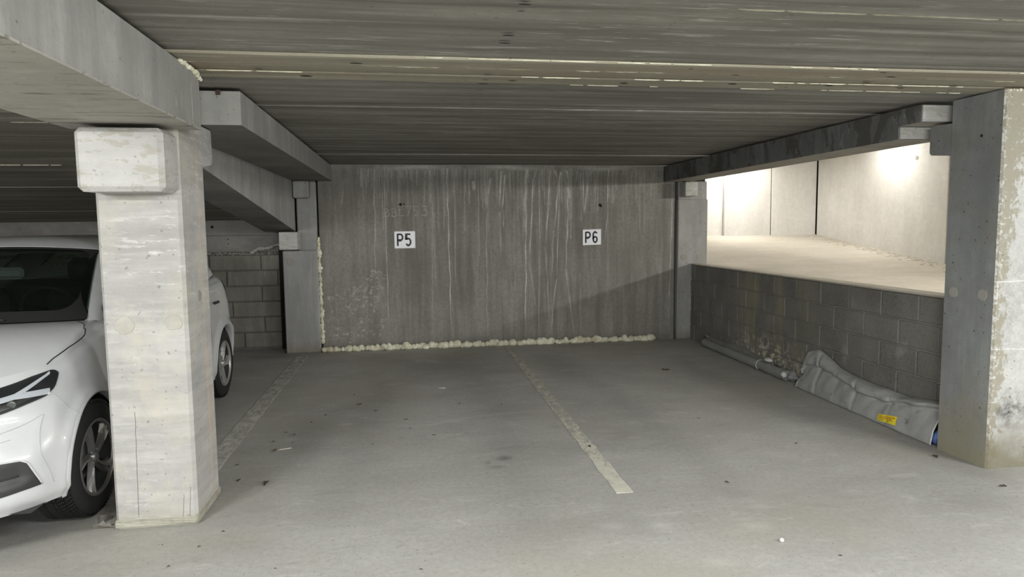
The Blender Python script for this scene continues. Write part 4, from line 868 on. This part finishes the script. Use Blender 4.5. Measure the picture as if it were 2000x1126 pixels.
for a_, r_ in ((.50, .795), (.60, .815)):
    p = skin(a_, r_, .004); disc('bulb_projector', (p.x+CX, p.y, p.z), (.55, -.83, 0), .018, .004, M['cabin_light'], hl, 2, 16)
VT = [(.30, .435), (.575, .428), (.66, .412), (.695, .385), (.735, .28), (.775, .185)]; VB = [(.30, .165), (.585, .172), (.67, .180), (.775, .183)]
vt = patch('fog_vent', VT, VB, M['car_black'], .002, 40, 10, label='black fog lamp recess in the bumper')
for rr_ in (.30,):
    carob('slat', *tube([skin(.32+.33*k/14, rr_, .004) for k in range(15)], .004, 5), M['cabin'], vt)
carob('vent_rim', *tube([skin(a, lerp_pl(a, VT), .002) for a in [.30+.475*k/40 for k in range(41)]], .0045, 6), M['car_white'])
patch('grille', [(0.0, .80), (.12, .80), (.22, .76)], [(0.0, .60), (.12, .60), (.22, .66)], M['car_black'], .004, 16, 8)
patch('lower_intake', [(0.0, .40), (.26, .38)], [(0.0, .12), (.26, .15)], M['car_black'], .004, 16, 8)
# panel joints
def gap(pts, r=.0022, mat='car_gap', fn=None, name='panel_joint'):
    out = []
    for i in range(len(pts)-1):
        for k in range(6): q = k/6; out.append((pts[i][0]+(pts[i+1][0]-pts[i][0])*q, pts[i][1]+(pts[i+1][1]-pts[i][1])*q))
    out.append(pts[-1]); f_ = fn or (lambda a, v: skin(a, v, .0)); carob(name, *tube([f_(a, v) for a, v in out], r, 6), M[mat])
def topn(a, v): p = Vector(top(a, v)); return p+Vector((0, 0, .0005))
gap([(.79, .0), (.81, .06), (.86, .12), (.91, .165), (.97, .178), (1.00, .182), (1.025, .19)], .003, fn=topn)
gap([(1.025, .19), (1.037, .24), (1.03, .36), (1.02, .475)], .003, fn=topn)
gap([(1.02, .475), (.93, .64), (.825, .785), (.75, .88), (.69, .955)], .0022, fn=topn)
gap([(.795, .80), (.83, .74), (.875, .685), (.955, .60), (.975, .585)], .0018, 'seam_grey')
gap([(.30, .605), (.45, .618), (.56, .632), (.66, .660), (.735, .690), (.742, .685), (.736, .63), (.735, .57), (.745, .50), (.765, .42), (.79, .34), (.82, .25), (.85, .16)], .0016, 'seam_grey', name='bumper_crease_shading')  # grey line draws the shade along the bumper crease
gap([(.30, .54), (.5, .56), (.60, .575)], .0012, 'chrome', name='bumper_crease_shading')  # bright line draws the highlight on the crease
for a_ in (1.22, 1.52, 1.80): gap([(a_, .08), (a_, .5), (a_, 1.)], .0025)
gap([(1.15, .17), (1.5, .17), (1.75, .17)], .002)
# the crease that runs over the front wing above the wheel
carob('door_handle', *tube([skin(1.855+.035*k/8, .80, .02) for k in range(9)], .012, 8), M['car_black']); carob('door_handle', *tube([skin(1.46+.05*k/8, .80, .02) for k in range(9)], .012, 8), M['car_black'])
for sg in (1, -1):
    mr = box('door_mirror', *sorted((CX+sg*.83, CX+sg*1.00)), 4.40, 4.50, 1.02, 1.15, M['car_white'], car, .03, label='white door mirror with black foot'); box('mirror_foot', *sorted((CX+sg*.765, CX+sg*.85)), 4.30, 4.48, .995, 1.07, M['car_black'], mr, .02)
tl = patch('tail_light', [(2.12, .93), (2.25, .99), (2.6, .99)], [(2.12, .90), (2.25, .76), (2.6, .74)], M['lamp_red'], .004, 14, 6, label='red tail lamp')
patch('rear_bumper', [(2.1, .46), (3, .46)], [(2.1, .40), (3, .40)], M['seam_grey'], .003, 20, 3)
# wheels
def ring(prof, n=72):
    vs = []; fs = []; m = len(prof)
    for k in range(n):
        t = 2*math.pi*k/n
        for (l, r) in prof: vs.append((l, r*math.cos(t), r*math.sin(t)))
    for k in range(n):
        for q in range(m-1): a = k*m+q; b = ((k+1) % n)*m+q; fs.append((a, b, b+1, a+1))
    return vs, fs
def wheel(cx_, cy_, sg, mat_rim, ph=0.):
    """l = 0 is the outer face; grows inwards"""
    W = lambda vs: [(cx_-sg*v[0], cy_+v[1]*1, WHEEL_R-.002+v[2]) for v in vs]
    fx = lambda fs: fs if sg < 0 else [tuple(reversed(f)) for f in fs]
    r0 = WHEEL_R
    root = ob('wheel', *(lambda a: (W(a[0]), fx(a[1])))(ring([(.012, .198), (.002, .205), (-.004, .225), (-.004, .25), (.004, .278), (.018, .294), (.030, .298), (.165, .298), (.178, .294), (.190, .27), (.190, .20)])), M['tyre'], car, True)
    tv = []; tf = []      # tread lugs: chevron blocks with grooves between
    def lug(t0, t1, l0, l1, sk):
        b = len(tv)
        for r in (.2965, .3065):
            for (l, t) in ((l0, t0), (l1, t0+sk), (l1, t1+sk), (l0, t1)): tv.append((l, r*math.cos(t), r*math.sin(t)))
        for f in ((4, 5, 6, 7), (0, 1, 5, 4), (1, 2, 6, 5), (2, 3, 7, 6), (3, 0, 4, 7)): tf.append(tuple(b+i for i in f))
    NL = 78; st = 2*math.pi/NL
    for k in range(NL):
        t = k*st
        lug(t, t+st*.70, .014, .050, .10); lug(t+.11, t+.11+st*.70, .054, .088, .06); lug(t+.17, t+.17+st*.70, .110, .144, -.06); lug(t+.11, t+.11+st*.70, .148, .182, -.10)
        if k % 2 == 0: lug(t+.1, t+.1+st*1.5, .092, .106, 0)
    ob('tread', W(tv), tf, M['tyre'], root, kind='stuff', label='chevron tread blocks')
    ob('rim', *(lambda a: (W(a[0]), fx(a[1])))(ring([(.09, .03), (.09, .17), (.03, .188), (.004, .194), (-.001, .200), (.004, .206)])), M['cabin'], root, True)
    ob('rim_lip', *(lambda a: (W(a[0]), fx(a[1])))(ring([(.014, .186), (.002, .190), (-.003, .197), (.002, .204)])), mat_rim, root, True)
    for s in range(5):
        th = ph+2*math.pi*s/5
        def P(r, dt, l): return (l, r*math.cos(th+dt), r*math.sin(th+dt))
        sv = []; sf = []; rs_ = [.02, .06, .10, .14, .172, .190]; wl = [.020, .017, .021, .029, .038, .046]
        for r, w_ in zip(rs_, wl):
            tw = .35*(r-.02)/.17; l = .026-.024*(r/.19)**.5*.6
            sv += [P(r, tw-w_/r, l+.022), P(r, tw-w_/r*.8, l), P(r, tw-w_/r*.1, l+.012), P(r, tw+w_/r*.15, l-.004), P(r, tw+w_/r*.8, l+.004), P(r, tw+w_/r, l+.024)]
        for i in range(len(rs_)-1):
            for q in range(5): a = i*6+q; sf.append((a, a+6, a+7, a+1))
        ob('spoke', W(sv), fx(sf), mat_rim, root)
        ev = []
        for r, w_ in zip(rs_[1:], wl[1:]):
            tw = .35*(r-.02)/.17; l = .026-.024*(r/.19)**.5*.6; ev += [P(r, tw-w_/r*.05, l-.003), P(r, tw+w_/r*.12, l-.0065)]
        ob('spoke_highlight', W(ev), fx([(2*i, 2*i+2, 2*i+3, 2*i+1) for i in range(4)]), M['rim_highlight'], root)  # edge highlight painted on as a brighter strip
    ob('hub_cap', *(lambda a: (W(a[0]), fx(a[1])))(ring([(.005, 0.001), (.005, .018), (.010, .026), (.03, .030)], 24)), mat_rim, root, True)
    for s in range(4): t = math.pi/4+s*math.pi/2; disc('wheel_bolt', W([(.022, .045*math.cos(t), .045*math.sin(t))])[0], (sg, 0, 0), .008, .008, M['cabin_light'], root, 3, 8)
    ob('brake_disc', *(lambda a: (W(a[0]), fx(a[1])))(ring([(.085, .001), (.085, .12), (.10, .125)], 32)), M['cabin_light'], root)
    return root
wheel(CX+.905, AX_F, 1, M['rim'], .35); wheel(CX+.905, AX_R, 1, M['rim_rear'], .9); wheel(CX-.905, AX_F, -1, M['rim'], .1); wheel(CX-.905, AX_R, -1, M['rim'], .5)
# ================================================================== SMALL LITTER
def leaf(x, y, s, seed, mat='leaf', label='small dark scrap of dead leaf on the floor', cat='leaf', group='dead leaf scraps on the floor', n=9, z0=.002, name='dead_leaf'):
    rd = random.Random(seed); a = rd.uniform(0, 6.28); pts = []
    for k in range(n):
        t = k/(n-1); pts.append((t-.5, .22*math.sin(math.pi*t)*rd.uniform(.5, 1.2), -.22*math.sin(math.pi*t)*rd.uniform(.4, 1.2)))
    vs = []; fs = []
    for (u, p, q) in pts:
        for v in (p, 0, q):
            X = u*math.cos(a)-v*math.sin(a); Y = u*math.sin(a)+v*math.cos(a); zz = z0+s*(.18*abs(v)/.2*.8+.10*(1+math.sin(u*5+seed))*.5) if v else z0
            vs.append((x+X*s, y+Y*s, zz))
    for k in range(n-1):
        for j in range(2): b = k*3+j; fs.append((b, b+3, b+4, b+1))
    return ob(name, vs, fs, M[mat], None, False, label=label, cat=cat, group=group)
BIG = [(-.868, 4.086, .085, 'larger curled dark leaf scrap right of the near left column'), (-1.041, 4.167, .05, 'smaller curled dark leaf scrap right of the near left column'), (-.925, 4.70, .06, 'dark leaf scrap lying against a pale straw'),
       (1.185, 4.394, .05, 'dark scrap lying on the cream painted line'), (1.807, 3.618, .035, 'small dark scrap just beyond the near end of the cream line'), (3.311, 3.791, .06, 'dark leaf scrap at the left foot of the right column'), (3.307, 3.283, .05, 'dark leaf scrap in front of the right column'),
       (-.448, 5.831, .05, 'lone leaf scrap in the middle of bay P5'), (2.62, 6.65, .09, 'thin dark scrap on the floor in front of the grey roll')]
for i, (x, y, s, lb) in enumerate(BIG): leaf(x, y, s, i+3, label=lb, group=None)
rd = random.Random(9)
for (x, y) in [(-1.12, 4.45), (-.78, 5.35), (-.86, 5.05), (-.93, 5.12), (-.98, 4.9), (-.84, 4.86), (-.7, 5.55), (-.52, 6.2), (-.3, 5.6), (-.05, 5.3), (-.02, 5.05), (-.28, 4.72), (.15, 4.85), (-.95, 3.45), (-1.02, 3.3), (-1.1, 3.12), (-1.2, 3.35), (-.62, 3.02), (.02, 2.9), (.75, 5.6), (.4, 5.7), (2.2, 4.9), (1.9, 2.7), (2.6, 4.2)]:
    leaf(x, y, rd.uniform(.016, .03)*(.7 if y < 3.5 else 1.2), rd.randrange(999))
leaf(-1.56, 3.60, .12, 50, 'leaf_grey', 'large grey curled dead leaf at the left foot of the near left column', group=None); leaf(-1.60, 3.70, .10, 51, 'leaf_grey', 'grey dead leaf behind the large curled one by the near left column', group=None)
ob('pale_straw', *tube([(-.93, 4.70, .004), (-.88, 4.714, .005), (-.83, 4.73, .004)], .003, 6), M['straw'], None, True, label='short pale straw lying beside a dark leaf scrap', cat='straw')
ob('pale_straw', *tube([(.24, 6.30, .004), (.31, 6.285, .004)], .0035, 6), M['straw'], None, True, label='tiny pale straw on the floor left of the cream line', cat='straw')
blobm('pebble', (1.718, 2.876, .008), (.009, .009, .009), M['stone'], None, 4, label='tiny whitish pebble on the near floor at lower right', cat='pebble')
